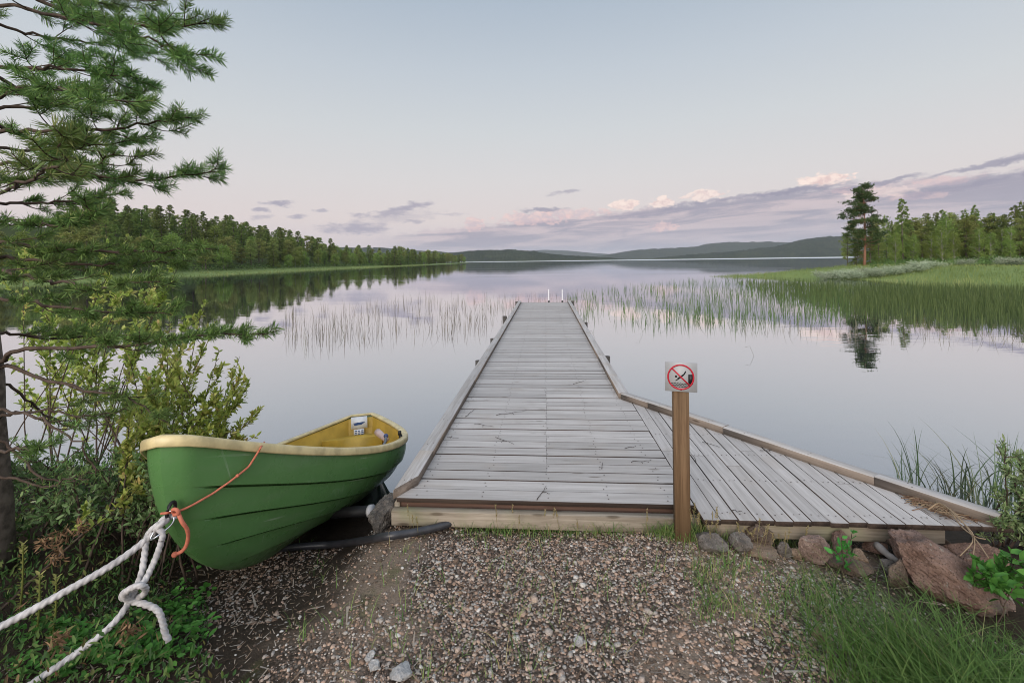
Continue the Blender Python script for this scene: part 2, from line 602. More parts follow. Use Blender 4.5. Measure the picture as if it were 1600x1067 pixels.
def sdist(x, y, poly):
    """signed distance to polygon, positive inside"""
    x = np.asarray(x, float); y = np.asarray(y, float)
    d2 = np.full(x.shape, 1e18); ins = np.zeros(x.shape, bool)
    n = len(poly)
    for i in range(n):
        ax, ay = poly[i]; bx, by = poly[(i + 1) % n]
        ex, ey = bx - ax, by - ay
        t = np.clip(((x - ax) * ex + (y - ay) * ey) / (ex * ex + ey * ey), 0, 1)
        d2 = np.minimum(d2, (x - ax - t * ex) ** 2 + (y - ay - t * ey) ** 2)
        c = ((ay > y) != (by > y)) & (x < ex * (y - ay) / (ey if ey else 1e-9) + ax)
        ins ^= c
    d = np.sqrt(d2)
    return np.where(ins, d, -d)


def near_land(x, y):
    zl = np.minimum(.47, .27 - .24 * (y - 3.0))
    zb = np.minimum(.50, .50 - .29 * (y - 3.4))
    zc = np.minimum(.54 + .012 * sstep(y, 2.2, 2.6), .552 - .225 * (y - 3.0))
    zr = np.minimum(.50, .46 - .42 * (y - 2.75))
    wl = sstep(x, -.75, -1.25); wb = sstep(x, -2.3, -2.8); wr = sstep(x, 1.1, 1.7)
    z = zc * (1 - wl) + zl * wl
    z = z * (1 - wb) + zb * wb
    z = z * (1 - wr) + zr * wr
    z = z + np.maximum(-y, 0) * .03
    return z


def terrain(x, y):
    x = np.asarray(x, float); y = np.asarray(y, float)
    n1 = vnoise(np.stack([x * .7, y * .7, 0 * x], -1), 3) * .03
    zn = near_land(x, y) + n1 * sstep(np.hypot(x, y), 30, 3)
    zn = np.maximum(zn, -2.0)
    wig = vnoise(np.stack([x * .09, y * .09, 0 * x], -1), 5) * 1.2
    dl = sdist(x, y, LEFT_BANK) + wig
    dr = sdist(x, y, PENINSULA) + wig * .8
    zl = np.where(dl > 0, np.minimum(dl * .06, .5 + dl * .012), np.maximum(dl * .1, -2))
    hill = 11 * sstep(-x, 72, 118) * sstep(y, 330, 170) + 4 * sstep(-x, 110, 240) * sstep(y, 500, 200)
    zl = zl + np.where(dl > 0, hill, 0)
    zr = np.where(dr > 0, np.minimum(dr * .17, 1.1 + dr * .008), np.maximum(dr * .08, -2))
    zr = np.minimum(zr, 3.0)
    far = np.where(y > 1650, np.minimum((y - 1650) * .02, 3.0), -2.0)
    zl = np.minimum(zl, 24)
    return np.maximum(np.maximum(zn, zl), np.maximum(zr, far))


def on_ground(px, py):
    """the point of the terrain seen at a pixel"""
    a, b = ray(px, py)
    d = np.linspace(.8, 12, 2500)
    z = HC - b * d
    t = terrain(a * d, d)
    i = np.argmax(z <= t)
    return np.array([a * d[i], d[i], t[i]])


def gz(x, y):
    return float(terrain(np.array([x]), np.array([y]))[0])


def build_ground():
    n = 440
    t = np.linspace(-1, 1, n)
    k = 8.6
    ax = 1.6 * np.sinh(k * t); ax = ax / ax[-1] * 9000
    yy = ax + 2.5
    X, Y = np.meshgrid(ax, yy, indexing='xy')
    Z = terrain(X, Y)
    v = np.stack([X, Y, Z], -1).reshape(-1, 3)
    i = np.arange(n - 1)[:, None] * n + np.arange(n - 1)[None]
    f = np.stack([i, i + 1, i + n + 1, i + n], -1).reshape(-1, 4)

    def b(g, p, out):
        P = g.pos(); x, y, z = g.sep(P)
        # crushed stone, peat and grass turf
        c1 = g.vor(P, 70, 1); ch = g.sep(c1)
        st = g.ramp(ch[0], [(0, (.06, .048, .04, 1)), (.35, (.14, .10, .08, 1)), (.6, (.22, .165, .135, 1)), (.85, (.28, .24, .21, 1)), (1, (.40, .37, .34, 1))])
        dv = g.vor(P, 70, 0)
        st = g.mix(g.ss(dv, .35, .75), st, (.05, .04, .032, 1))
        soil = g.mix(g.noise(P, 22, 5), (.018, .014, .010, 1), (.07, .052, .038, 1))
        br = g.mul(g.sub(g.noise(P, 1.6, 4), .5), 1.4)
        m_soil = g.ss(g.add(g.mul(g.add(x, .95), -1.2), br), -.3, .35)
        m_soil2 = g.ss(g.add(g.sub(x, 1.75), g.mul(br, .9)), -.1, .5)
        m_up = g.ss(g.add(y, br), 2.75, 3.2)
        mm = g.m('MAXIMUM', g.m('MAXIMUM', m_soil, m_soil2), m_up)
        sandy = g.mix(g.noise(P, 60, 4), (.14, .105, .078, 1), (.26, .20, .155, 1))
        st = g.mix(g.ss(g.noise(P, 1.1, 4), .52, .62), st, sandy)
        c = g.mix(mm, st, soil)
        moss = g.mix(g.noise(P, 40, 4), (.04, .05, .014, 1), (.10, .11, .03, 1))
        c = g.mix(g.mul(g.ss(g.noise(P, 2.4, 4), .60, .70), .6), c, moss)
        meadow = g.mix(g.noise(P, .35, 5), (.13, .185, .062, 1), (.215, .27, .095, 1))
        forest = g.mix(g.noise(P, .2, 5), (.03, .045, .014, 1), (.07, .085, .03, 1))
        dist = g.m('SQRT', g.add(g.mul(x, x), g.mul(y, y)))
        land = g.mix(g.attr('wood'), meadow, forest)
        c = g.mix(g.ss(dist, 9, 14), c, land)
        g.put(p.inputs['Base Color'], c)
        hb = g.add(g.mul(g.sub(1, dv), .6), g.noise(P, 180, 3))
        g.put(p.inputs['Normal'], g.bump(hb, .7, .012))
    o = MB().add(v, f).build('ground', material('ground', b, rough=.95, spec=.1), smooth=True)
    x, y = v[:, 0], v[:, 1]
    dl = sdist(x, y, LEFT_BANK); dr = sdist(x, y, PENINSULA)
    wood = np.maximum(sstep(dl, 8, 13), sstep(dr, 9, 13)) * sstep(np.hypot(x, y), 8, 20)
    wood = np.maximum(wood, (y > 1600) * 1.0)
    at = o.data.attributes.new('wood', 'FLOAT', 'POINT'); at.data.foreach_set('value', wood.astype(np.float32))
    tag(o, kind='structure')


build_ground()


def build_water():
    n = 24
    t = np.linspace(-1, 1, n); ax = 9500 * t
    X, Y = np.meshgrid(ax, ax + 400)
    v = np.stack([X, Y, 0 * X], -1).reshape(-1, 3)
    i = np.arange(n - 1)[:, None] * n + np.arange(n - 1)[None]
    f = np.stack([i, i + 1, i + n + 1, i + n], -1).reshape(-1, 4)

    def b(g, p, out):
        g.n.remove(p)
        P = g.pos(); x, y, z = g.sep(P)
        df = g.n.new('ShaderNodeBsdfDiffuse'); df.inputs[0].default_value = (.040, .043, .055, 1)
        gl = g.n.new('ShaderNodeBsdfGlossy'); gl.inputs[0].default_value = (.97, .97, 1.0, 1)
        gust = g.ss(g.add(g.add(y, g.mul(x, .55)), g.mul(g.noise(g.vecmul(P, (.002, .008, 1)), 1.0, 2), 500)), 1150, 1250)
        lw = g.n.new('ShaderNodeLayerWeight'); lw.inputs[0].default_value = .5
        fac = g.ramp(lw.outputs['Facing'], [(0, (.06,) * 3 + (1,)), (.45, (.24,) * 3 + (1,)), (.62, (.54,) * 3 + (1,)), (.78, (.75,) * 3 + (1,)), (.9, (.88,) * 3 + (1,)), (1, (.97,) * 3 + (1,))])
        # still water, a long faint swell and some patches of cat's paws
        w1 = g.noise(g.vecmul(P, (1.2, 3.0, 1)), 1.0, 3, .5)
        w2 = g.noise(g.vecmul(P, (.10, .5, 1)), 1.0, 3, .6)
        patch = g.ss(g.noise(g.vecmul(P, (.025, .12, 1)), 1.0, 3, .5), .50, .66)
        h = g.add(g.mul(w1, g.add(.0035, g.mul(patch, .010))), g.mul(w2, .012))
        bp = g.bump(h, 1.0, .32)
        g.put(gl.inputs['Normal'], bp)
        g.put(gl.inputs['Roughness'], g.add(g.mul(patch, .025), g.add(.012, g.mul(gust, .50))))
        mx = g.n.new('ShaderNodeMixShader')
        g.put(mx.inputs[0], fac)
        g.l.new(df.outputs[0], mx.inputs[1]); g.l.new(gl.outputs[0], mx.inputs[2])
        g.l.new(mx.outputs[0], out.inputs[0])
    o = MB().add(v, f).build('water', material('lake_water', b))
    tag(o, kind='structure')


build_water()


def build_hill(crest, d, col_a, col_b, fall=.45, rough=0.0, nd=14, scale=.02):
    """wooded ridge: a real height field whose skyline follows the crest points"""
    cp = np.array(crest, float)
    us = np.linspace(cp[0, 0], cp[-1, 0], 260)
    ys = np.interp(us, cp[:, 0], cp[:, 1])
    k = np.ones(9) / 9
    ys = np.convolve(np.pad(ys, 4, 'edge'), k, 'valid')
    V = []
    for tt in np.linspace(-1, 1, nd * 2 + 1):
        dist = d * (1 + fall * tt * (.8 if tt < 0 else 1.2))
        prof = np.cos(tt * pi / 2) ** 1.2 if abs(tt) < 1 else 0.0
        row = []
        for u_, y_ in zip(us, ys):
            p = at_d(u_, y_, d)
            hz = max(p[2], 0) * prof
            row.append((p[0] * dist / d, dist, hz - 1.5 * (1 - prof)))
        V.append(row)
    V = np.array(V)
    if rough:
        V[..., 2] += vnoise(V * np.array([scale, scale, 0]), 9) * rough * sstep(V[..., 2], 0, 12)
        V[..., 2] += np.abs(rng.normal(0, rough * .35, V.shape[:2])) * sstep(V[..., 2], 3, 14)
    n, m_ = V.shape[:2]
    i = np.arange(n - 1)[:, None] * m_ + np.arange(m_ - 1)[None]
    f = np.stack([i, i + 1, i + m_ + 1, i + m_], -1).reshape(-1, 4)

    def b(g, p, out):
        P = g.pos()
        nn = g.noise(P, .012, 6, .7)
        c = g.mix(g.ss(nn, .35, .65), col_a, col_b)
        c = g.mix(g.mul(g.ss(g.vor(P, .06), .3, .8), .5), c, (col_a[0] * .5, col_a[1] * .5, col_a[2] * .5, 1))
        g.put(p.inputs['Base Color'], c)
    o = MB().add(V.reshape(-1, 3), f).build('hill', material('wooded_hill', b, rough=1.0, spec=0.0), smooth=True)
    tag(o, kind='structure')


GA, GB = (.020, .030, .016, 1), (.045, .055, .028, 1)
build_hill([(640, 404), (690, 398), (730, 393.5), (790, 391), (840, 394), (890, 400), (960, 404), (1010, 406)], 2100, GA, GB, .2, 4)
build_hill([(300, 405), (430, 396), (540, 387), (600, 388), (660, 392), (720, 396), (770, 402), (800, 407)], 3000, GA, GB, .25, 4)
build_hill([(780, 402), (815, 393), (850, 390.5), (890, 392), (920, 395), (950, 397), (1000, 402)], 6500, GA, GB, .2, 0)
build_hill([(890, 405), (940, 400), (975, 394), (1000, 390.5), (1040, 388.5), (1080, 386.5), (1110, 381), (1140, 379), (1200, 378), (1240, 380), (1290, 388), (1340, 394), (1420, 398)], 4200, GA, GB, .2, 4)
build_hill([(1020, 404), (1100, 398.5), (1180, 391), (1220, 385), (1250, 376), (1290, 371), (1330, 369), (1400, 372), (1480, 380), (1560, 391), (1640, 396)], 2400, GA, GB, .2, 7)


# ------------------------------------------------------------------ jetty
DECK_Z = 0.70
DANG = math.atan(52 / 711.0)
DO = np.array([-.795, 2.995, DECK_Z])
DX = np.array([cos(DANG), -sin(DANG), 0.0]); DY = np.array([sin(DANG), cos(DANG), 0.0])
jetty = empty('jetty', DO, 'long grey weathered plank jetty running out into the lake, with a slanted side deck', 'jetty', rz=-DANG)


def jl(x, y, z=0.0):
    """jetty-local to world"""
    return DO + DX * x + DY * y + np.array([0, 0, z])


def build_jetty():
    r = np.random.default_rng(3)
    W_, LEN, P_, BT = 1.925, 13.9, .1385, .028
    mb = MB()
    nb = int(LEN / P_)
    for i in range(nb):
        y0 = i * P_ + .0045; y1 = (i + 1) * P_ - .0055
        dz = r.normal(0, .0012); sk = r.normal(0, .0012)
        cuts = [0.012 + r.normal(0, .003), W_ - .003 + r.normal(0, .0015)]
        if 2 < i < 19: cuts.insert(1, 1.0 + (0.0 if i % 2 else .0) + r.normal(0, .002))
        for a, b in zip(cuts[:-1], cuts[1:]):
            if b - a < .05: continue
            v, f = box(a + .0007, b - .0007, y0 + sk, y1 + sk, -BT + dz, dz + r.normal(0, .0006))
            v[[0, 2, 4, 6], :] = v[[0, 2, 4, 6], :]
            rv = float(np.clip(r.normal(.5, .24), 0, 1))
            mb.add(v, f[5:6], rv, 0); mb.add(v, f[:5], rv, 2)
        for xx in (.16, .58, 1.0, 1.4, 1.78):
            for yy in (.3, .7):
                cx, cy = xx + r.normal(0, .01), y0 + (y1 - y0) * yy + r.normal(0, .006)
                th = np.linspace(0, 2 * pi, 7)[:-1]; rad = .0042 + r.random() * .0015
                v = np.stack([cx + np.cos(th) * rad, cy + np.sin(th) * rad, 0 * th + dz + .0022], -1)
                mb.add(v, np.arange(6)[None], .5, 1)
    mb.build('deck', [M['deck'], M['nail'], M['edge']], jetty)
    # slanted side deck, planks running along the jetty
    mb = MB()
    x = 1.929; pw = .1035
    yd = lambda q: -.15 + 2.36 * (1 - (q - 1.92) / 1.74)
    while x < 3.62:
        x1 = min(x + pw - .007, 3.64)
        ya, yb = yd(x) - .02, yd(x1) - .02
        y0 = -.150 + r.normal(0, .004)
        if yb < y0 + .02: yb = y0 + .02
        dz = r.normal(0, .0012)
        cuts = [(y0, None)]
        jt = y0 + (ya - y0) * r.uniform(.35, .7) if (ya - y0) > .9 and r.random() < .3 else None
        def pl(c0, c1a, c1b, rv):
            v = np.array([[x, c0, 0], [x1, c0, 0], [x1, c1b, 0], [x, c1a, 0]], float)
            top = v + [0, 0, dz]; e = .002
            bot = v + [0, 0, -BT + dz]
            vv = np.vstack([bot, top])
            loc = vv[:, [1, 0, 2]]
            mb.add(vv, [np.array([[4, 5, 6, 7]])], rv, 0, loc)
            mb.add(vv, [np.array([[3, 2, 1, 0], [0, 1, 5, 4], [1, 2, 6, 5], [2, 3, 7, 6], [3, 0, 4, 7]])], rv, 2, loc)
        if jt:
            pl(y0, jt - .0015, jt - .0015, float(np.clip(r.normal(.55, .15), 0, 1)))
            pl(jt + .0015, ya, yb, float(np.clip(r.normal(.55, .15), 0, 1)))
        else:
            pl(y0, ya, yb, float(np.clip(r.normal(.55, .15), 0, 1)))
        yy = -.08
        while yy < min(ya, yb):
            for fx in (.3, .7):
                cx, cy = x + (x1 - x) * fx + r.normal(0, .004), yy + r.normal(0, .008)
                th = np.linspace(0, 2 * pi, 7)[:-1]; rad = .0042 + r.random() * .001
                mb.add(np.stack([cx + np.cos(th) * rad, cy + np.sin(th) * rad, 0 * th + dz + .002], -1), np.arange(6)[None], .5, 1)
            yy += .42
        x += pw
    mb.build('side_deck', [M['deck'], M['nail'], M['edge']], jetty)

    def curb(path, w, h, z0, name, cut0=0.0, cut1=0.0, segs=None):
        """timber edging along a straight line from a to b; cut = mitre of the ends"""
        a, b = np.array(path[0], float), np.array(path[1], float)
        L = np.linalg.norm(b - a); t = (b - a) / L; n_ = np.array([t[1], -t[0]])
        mb = MB()
        sg = segs or [0, 1]
        for k in range(len(sg) - 1):
            s0, s1 = sg[k] * L, sg[k + 1] * L - (.003 if k < len(sg) - 2 else 0)
            c0 = cut0 if k == 0 else 0; c1 = cut1 if k == len(sg) - 2 else 0
            e = .004; hh = h + r.normal(0, .0015)
            sec = [(0, 0, 0), (w, 0, 1), (w, hh - e, 1), (w - e, hh, 1), (e, hh, 0), (0, hh - e, 0)]
            v, lo = [], []
            for s, c in ((s0, c0), (s1, c1)):
                for (o_, z_, _) in sec:
                    ss_ = s + c * o_ / w
                    q = a + t * ss_ + n_ * o_
                    v.append([q[0], q[1], z0 + z_]); lo.append([ss_, o_, z_])
            q = np.array([[i, (i + 1) % 6, 6 + (i + 1) % 6, 6 + i] for i in range(6)])
            rv = float(r.uniform(.4, .75))
            mb.add(np.array(v), [q[[2, 3, 4]]], rv, 0, np.array(lo))
            mb.add(np.array(v), [q[[0, 1, 5]], np.arange(6)[None, ::-1], np.arange(6, 12)[None]], rv, 2, np.array(lo))
            for ss_ in np.arange(s0 + .15, s1, .55):
                for o_ in (.3, .7):
                    q = a + t * (ss_ + r.normal(0, .02)) + n_ * w * o_
                    th = np.linspace(0, 2 * pi, 7)[:-1]
                    mb.add(np.stack([q[0] + np.cos(th) * .005, q[1] + np.sin(th) * .005, 0 * th + z0 + hh + .001], -1), np.arange(6)[None], .5, 1)
        return mb.build(name, [M['curb'], M['nail'], M['tan']], jetty)
    # left edging: outer face flush with the deck end, mitred at the shore end
    curb([(.0, -.02), (.0, LEN)], .108, .060, .0035, 'edge_timber', cut0=.20, segs=[0, .045, .20, .42, .70, 1])
    curb([(1.808, 2.20), (1.808, LEN)], .108, .060, .0035, 'edge_timber', cut0=.02, segs=[0, .17, .43, .72, 1])
    curb([(1.90, 2.235), (3.62, -.11)], .092, .060, .0035, 'edge_timber', segs=[0, .13, .42, .80, 1])
    # shore-side beam, dark riser under the first board, side deck beam
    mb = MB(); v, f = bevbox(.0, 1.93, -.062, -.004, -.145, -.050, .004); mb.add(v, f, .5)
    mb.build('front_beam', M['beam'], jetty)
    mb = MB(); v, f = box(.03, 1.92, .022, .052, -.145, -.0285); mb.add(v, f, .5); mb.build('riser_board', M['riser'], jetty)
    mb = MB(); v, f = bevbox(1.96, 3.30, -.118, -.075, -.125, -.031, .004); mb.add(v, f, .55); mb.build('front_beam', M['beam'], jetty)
    # joists below
    mb = MB()
    for xx in (.12, .95, 1.72):
        v, f = box(xx, xx + .05, .06, LEN - .02, -.18, -.031); mb.add(v, f, .5)
    mb.build('joist_frame', M['joist'], jetty)
    mb = MB(); v, f = box(.0, .03, .0, LEN, -.15, -.031); mb.add(v, f, .4); v, f = box(1.895, 1.925, 2.25, LEN, -.15, -.031); mb.add(v, f, .4)
    v, f = box(.0, 1.9, LEN + .001, LEN + .03, -.16, -.0); mb.add(v, f, .4)
    mb.build('side_board', M['beam'], jetty)
    # piles
    for (xx, yy, top, rad) in [(-.08, 6.3, -.03, .05), (-.08, 4.3, -.04, .05), (-.10, 9.3, .06, .06), (-.06, 13.75, .05, .05), (2.0, 4.6, -.03, .045), (2.0, 8.6, -.02, .05), (1.99, 13.75, .06, .05)]:
        wz = gz(*(jl(xx, yy)[:2]))
        P = np.linspace([xx, yy, wz - DECK_Z - .2], [xx, yy, top], 7)
        v, f = tube(P, rad * (1 + r.normal(0, .02, 7)), 10)
        MB().add(v, f, .5, 0, v[:, [2, 0, 1]]).build('pile', M['pile'], jetty)
    white = flat('white_paint', (.72, .72, .74), .35, .5, .05)
    dark = flat('dark_bracket', (.03, .03, .032), .5)
    for xx in (1.12, 1.62):
        b_ = jl(xx, LEN + .05)
        P = smooth_path([(xx, LEN + .06, -.9), (xx, LEN + .06, .3), (xx, LEN + .06, .44), (xx, LEN + .05, .46)], 10)
        v, f = tube(P, .021, 10)
        hnd = MB().add(v, f).build('ladder_handle', white, jetty, smooth=True)
        v, f = tube(np.array([(xx, LEN + .06, -.02), (xx, LEN + .06, .06)]), .034, 10)
        MB().add(v, f).build('bracket', dark, hnd)
    for zz in (-.35, -.62):
        v, f = tube(np.array([(1.14, LEN + .06, zz), (1.60, LEN + .06, zz)]), .016, 8)
        MB().add(v, f).build('ladder_rung', white, jetty)


build_jetty()


# ------------------------------------------------------------------ warning sign on its post
def build_sign():
    px_, py_ = 1.004, 2.745
    zb = gz(px_, py_)
    t = empty('warning_sign', (px_, py_, zb), 'square no diving sign on a brown square timber post before the jetty', 'sign')
    t.rotation_euler = (0, 0, radians(-13))
    top = 2.25 - (575 - 404) * py_ / F - zb
    v, f = bevbox(-.044, .044, -.044, .044, -.12, top, .004)
    MB().add(v, f, .5, 0, v[:, [2, 0, 1]]).build('post', M['post'], t)
    S = .0905
    cz = 2.25 - (586 - 404) * py_ / F - zb
    yf = -.0485
    plate = flat('sign_plate', (.33, .335, .35), .45, .5, .06)
    red = flat('sign_red', (.42, .012, .03), .45, .4, .05)
    blk = flat('sign_black', (.012, .012, .014), .5, .4, .05)
    v, f = bevbox(-S, S, yf, yf + .004, -S * .96, S * .96, .0012)
    rot = radians(.8)
    def pose(v, dy=0.0):
        v = np.asarray(v, float)
        return np.stack([v[:, 0] * cos(rot) + v[:, 2] * sin(rot), v[:, 1] + dy, cz + v[:, 2] * cos(rot) - v[:, 0] * sin(rot)], -1)
    pl = MB().add(pose(v), f).build('plate', plate, t)

    def poly(mb, pts, y):
        pts = np.array(pts, float); n = len(pts)
        a = np.stack([pts[:, 0], 0 * pts[:, 0] + y, pts[:, 1]], -1); b = a + [0, .0012, 0]
        mb.add(pose(np.vstack([a, b])), [np.arange(n)[None], np.array([[i, i + n, (i + 1) % n + n, (i + 1) % n] for i in range(n)])])
    # plate drawing units: pixels of the enlarged photograph around the plate centre
    U = 2 * S / 171.0
    def c(x, y): return ((x - 370) * U, -(y - 160) * U)
    def strip(mb, pts, w, y):
        pts = np.array(pts, float)
        for a, b in zip(pts[:-1], pts[1:]):
            d = (b - a) / np.linalg.norm(b - a); n_ = np.array([-d[1], d[0]]) * w / 2
            poly(mb, [a + n_ - d * w * .15, b + n_ + d * w * .15, b - n_ + d * w * .15, a - n_ - d * w * .15], y)
    # diver: outstretched body slanting down to the left, arm, head
    mb = MB()
    poly(mb, [c(392, 124), c(397, 128), c(391, 141), c(381, 153), c(366, 166), c(352, 176), c(341, 183), c(339, 180), c(351, 170), c(360, 160), c(371, 150), c(383, 141)], yf - .0016)
    th = np.linspace(0, 2 * pi, 17)[:-1]
    poly(mb, [c(343 + 6.5 * cos(a), 157 + 6.5 * sin(a)) for a in th], yf - .0016)
    poly(mb, [c(350, 164), c(358, 160), c(362, 166), c(354, 170)], yf - .0018)
    mb.build('diver_pictogram', blk, pl)
    mb = MB(); poly(mb, [c(408, 143), c(433, 143), c(433, 197), c(420, 200), c(408, 190)], yf - .0014); mb.build('quay_pictogram', blk, pl)
    mb = MB()
    for k, yy in enumerate((196, 205, 214)):
        xs = np.linspace(312 + 4 * k, 420 - 5 * k, 23)
        strip(mb, [c(x, yy + 2.2 * sin((x - 312) * .42)) for x in xs], 3.4 * U, yf - .0012)
    mb.build('wave_pictogram', blk, pl)
    mb = MB()
    n = 64; th = np.linspace(0, 2 * pi, n + 1)[:-1]
    ro, ri = 72 * U, 63.5 * U; cx, cyy = c(368, 160)
    v = []
    for (rr, y) in ((ro, yf - .0022), (ri, yf - .0022), (ri, yf), (ro, yf)):
        v.append(np.stack([cx + rr * np.cos(th), 0 * th + y, cyy + rr * np.sin(th)], -1))
    q = []
    for k in range(4):
        for i in range(n):
            q.append([k * n + i, k * n + (i + 1) % n, ((k + 1) % 4) * n + (i + 1) % n, ((k + 1) % 4) * n + i])
    mb.add(pose(np.vstack(v)), np.array(q))
    strip(mb, [c(320, 112), c(417, 206)], 8.0 * U, yf - .0026)
    mb.build('prohibition_ring', red, pl)
    for (sx, sz) in ((0, .8), (0, -.84)):
        mb = MB()
        th = np.linspace(0, 2 * pi, 9)[:-1]
        poly(mb, [(sx * S + .004 * cos(a), sz * S + .004 * sin(a)) for a in th], yf - .002)
        mb.build('screw', M['nail'], pl)


build_sign()


# ------------------------------------------------------------------ rowing boat
BOAT = dict(bx=-1.607, by=1.959, bz=0.507, yaw=-0.04, pit=-0.218, rol=-0.076, L=3.345, B=1.375, bt=.109, bowh=1.0, midh=.576, sternh=.74, wpos=.66, rake=.455, bb=.06, ge=1.835)


def build_boat():
    P = BOAT
    L, HB, w = P['L'], P['B'] / 2, P['wpos']
    R_ = (mathutils.Matrix.Rotation(-P['yaw'], 4, 'Z') @ mathutils.Matrix.Rotation(P['pit'], 4, 'X') @ mathutils.Matrix.Rotation(P['rol'], 4, 'Y'))
    boat = empty('rowing_boat', (P['bx'], P['by'], P['bz']), 'green rowing boat with cream gunwale and yellow inside, drawn up on the shore', 'boat')
    boat.rotation_euler = R_.to_euler()
    bpy.context.view_layer.update()

    def bg(s):
        s = np.asarray(s, float)
        return np.where(s < w, P['bb'] + (HB - P['bb']) * np.sin(pi / 2 * np.clip(s / w, 0, 1)) ** .9,
                        P['bt'] + (HB - P['bt']) * np.cos(pi / 2 * np.clip((s - w) / (1 - w), 0, 1)) ** .9)

    def gh(s):
        s = np.asarray(s, float)
        return -.045 + P['midh'] + (P['bowh'] - P['midh']) * np.clip(1 - s / w, 0, 1) ** P['ge'] + (P['sternh'] - P['midh']) * np.clip((s - w) / (1 - w), 0, 1) ** 2
    rl = P['rake'] * L

    def surf(a, t, off=0.0, lap=0.0):
        """a 0..1 along the hull, t 0 keel .. 1 gunwale; off = inward offset"""
        a, tau = np.broadcast_arrays(np.asarray(a, float), np.asarray(t, float))
        t = tau - .21 * sstep(a, .04, .6) * np.sin(pi * tau)      # planks run lower amidships
        # stem curve at height fraction t
        sn = np.clip(1 - t, 0, 1) ** 1.04
        ys = rl * (1 - np.sqrt(np.clip(1 - sn ** 2, 0, 1)) ** .96) + .012
        ye = L - .10 * (1 - t)
        y = ys + a * (ye - ys)
        s = y / L
        g = gh(s)
        zk0 = P['bowh'] * 0 + .012 * np.sin(pi * a)
        z = zk0 + (g - zk0) * t
        fm = (1 - (1 - t) ** 2.3) ** .72        # full midship section
        fb = t ** .62 * .94 + .06 * t
        k = sstep(a, .02, .5) * (1 - .45 * sstep(a, .75, 1))
        f = fb * (1 - k) + fm * k
        W_ = bg(np.maximum(a * .35 + s * .65 - .65 * ys / L * (1 - a) ** 2, 0)) * f + .012
        if lap:
            edges = [.24, .42, .59, .76]
            o = np.zeros_like(W_); prev = 1.03
            for e in sorted(edges, reverse=True):
                m_ = (tau >= e) & (tau < prev)
                o = np.where(m_, (1 - (tau - e) / (prev - e)), o); prev = e
            o = np.where(tau < edges[0], .2 * tau / edges[0], o)
            W_ = W_ + lap * o * sstep(a, .015, .08) * (1 - .6 * sstep(a, .9, 1))
            for e in edges:
                W_ = W_ - .020 * np.clip(1 - np.abs(tau - (e - .006)) / .006, 0, 1) * sstep(a, .02, .07)
        W_ = np.maximum(W_ - off, .004)
        return y, W_, z

    def hull_nodes(g, p, out):
        P = g.coord(); x, y, z = g.sep(P)
        c = g.mix(g.noise(P, 4, 4), (.076, .180, .056, 1), (.098, .222, .074, 1))
        fade = g.ss(g.noise(g.vecmul(P, (3, 1, 9)), 2.2, 6, .7), .48, .74)
        c = g.mix(g.mul(fade, .35), c, (.13, .20, .10, 1))
        # scratches along and across the planks, chalky scuffs and a tide mark of old mud
        s1 = g.ss(g.noise(g.comb(g.mul(x, 2), g.mul(y, 2.0), g.add(g.mul(z, 60), g.mul(y, 9))), 1.0, 2, .5), .675, .70)
        s2 = g.ss(g.noise(g.comb(g.mul(x, 3), g.add(g.mul(y, 55), g.mul(z, 24)), g.mul(z, 2.2)), 1.0, 2, .5), .685, .71)
        area = g.ss(g.noise(P, 2.6, 3), .42, .60)
        c = g.mix(g.mul(g.mul(g.m('MAXIMUM', s1, s2), area), .55), c, (.28, .36, .25, 1))
        scf = g.mul(g.ss(g.noise(P, 26, 5, .7), .55, .68), g.ss(z, .16, .04))
        c = g.mix(g.mul(scf, .7), c, (.30, .36, .26, 1))
        mud = g.mul(g.ss(g.add(z, g.mul(g.noise(P, 5, 5, .7), .25)), .36, .20), g.ss(g.noise(P, 14, 5, .7), .40, .62))
        c = g.mix(g.mul(mud, .5), c, (.075, .085, .05, 1))
        g.put(p.inputs['Base Color'], c)
        g.put(p.inputs['Roughness'], g.add(g.ss(g.noise(P, 6, 5), .3, .7, .22, .40), g.mul(mud, .3)))
        g.put(p.inputs['Normal'], g.bump(g.noise(P, 9, 3), .25, .004))
    hullm = material('green_gelcoat', hull_nodes, rough=.3, spec=.5)
    cream = flat('cream_gelcoat', (.58, .475, .255), .38, .45, .22, 9)
    yel = flat('yellow_gelcoat', (.52, .34, .055), .42, .4, .18, 5)
    # outer hull with clinker steps
    ts = []
    for t0, t1 in ((0, .24), (.24, .42), (.42, .59), (.59, .76), (.76, 1.0)):
        ts += list(np.linspace(t0 + 1e-4, t1 - .012 if t1 < 1 else t1 - 1e-4, 6)) + ([t1 - .006, t1 - 1e-4] if t1 < 1 else [])
    ts = np.array(ts); aa = np.concatenate([np.linspace(0, .12, 14)[:-1] ** 1.0, np.linspace(.12, 1, 52)])
    mb = MB()
    for sd in (1, -1):
        Y, W_, Z = surf(aa[None], ts[:, None], 0, .026)
        v = np.stack([sd * W_, Y, Z], -1)
        # rounded stem: pull the first columns to the centre line
        cl = np.sqrt(1 - (1 - np.clip(aa / .022, 0, 1)) ** 2)
        v[..., 0] = v[..., 0] * cl[None]
        n, m_ = v.shape[:2]
        i = np.arange(n - 1)[:, None] * m_ + np.arange(m_ - 1)[None]
        f = np.stack([i, i + 1, i + m_ + 1, i + m_], -1).reshape(-1, 4)
        if sd < 0: f = f[:, ::-1]
        mb.add(v.reshape(-1, 3), f)
        # bottom strip to the centre line
        b0 = v[0]; c0 = b0.copy(); c0[:, 0] = 0; c0[:, 2] -= .012
        f2 = np.stack([np.arange(m_ - 1), np.arange(1, m_), m_ + np.arange(1, m_), m_ + np.arange(m_ - 1)], -1)
        mb.add(np.vstack([b0, c0]), f2 if sd < 0 else f2[:, ::-1])
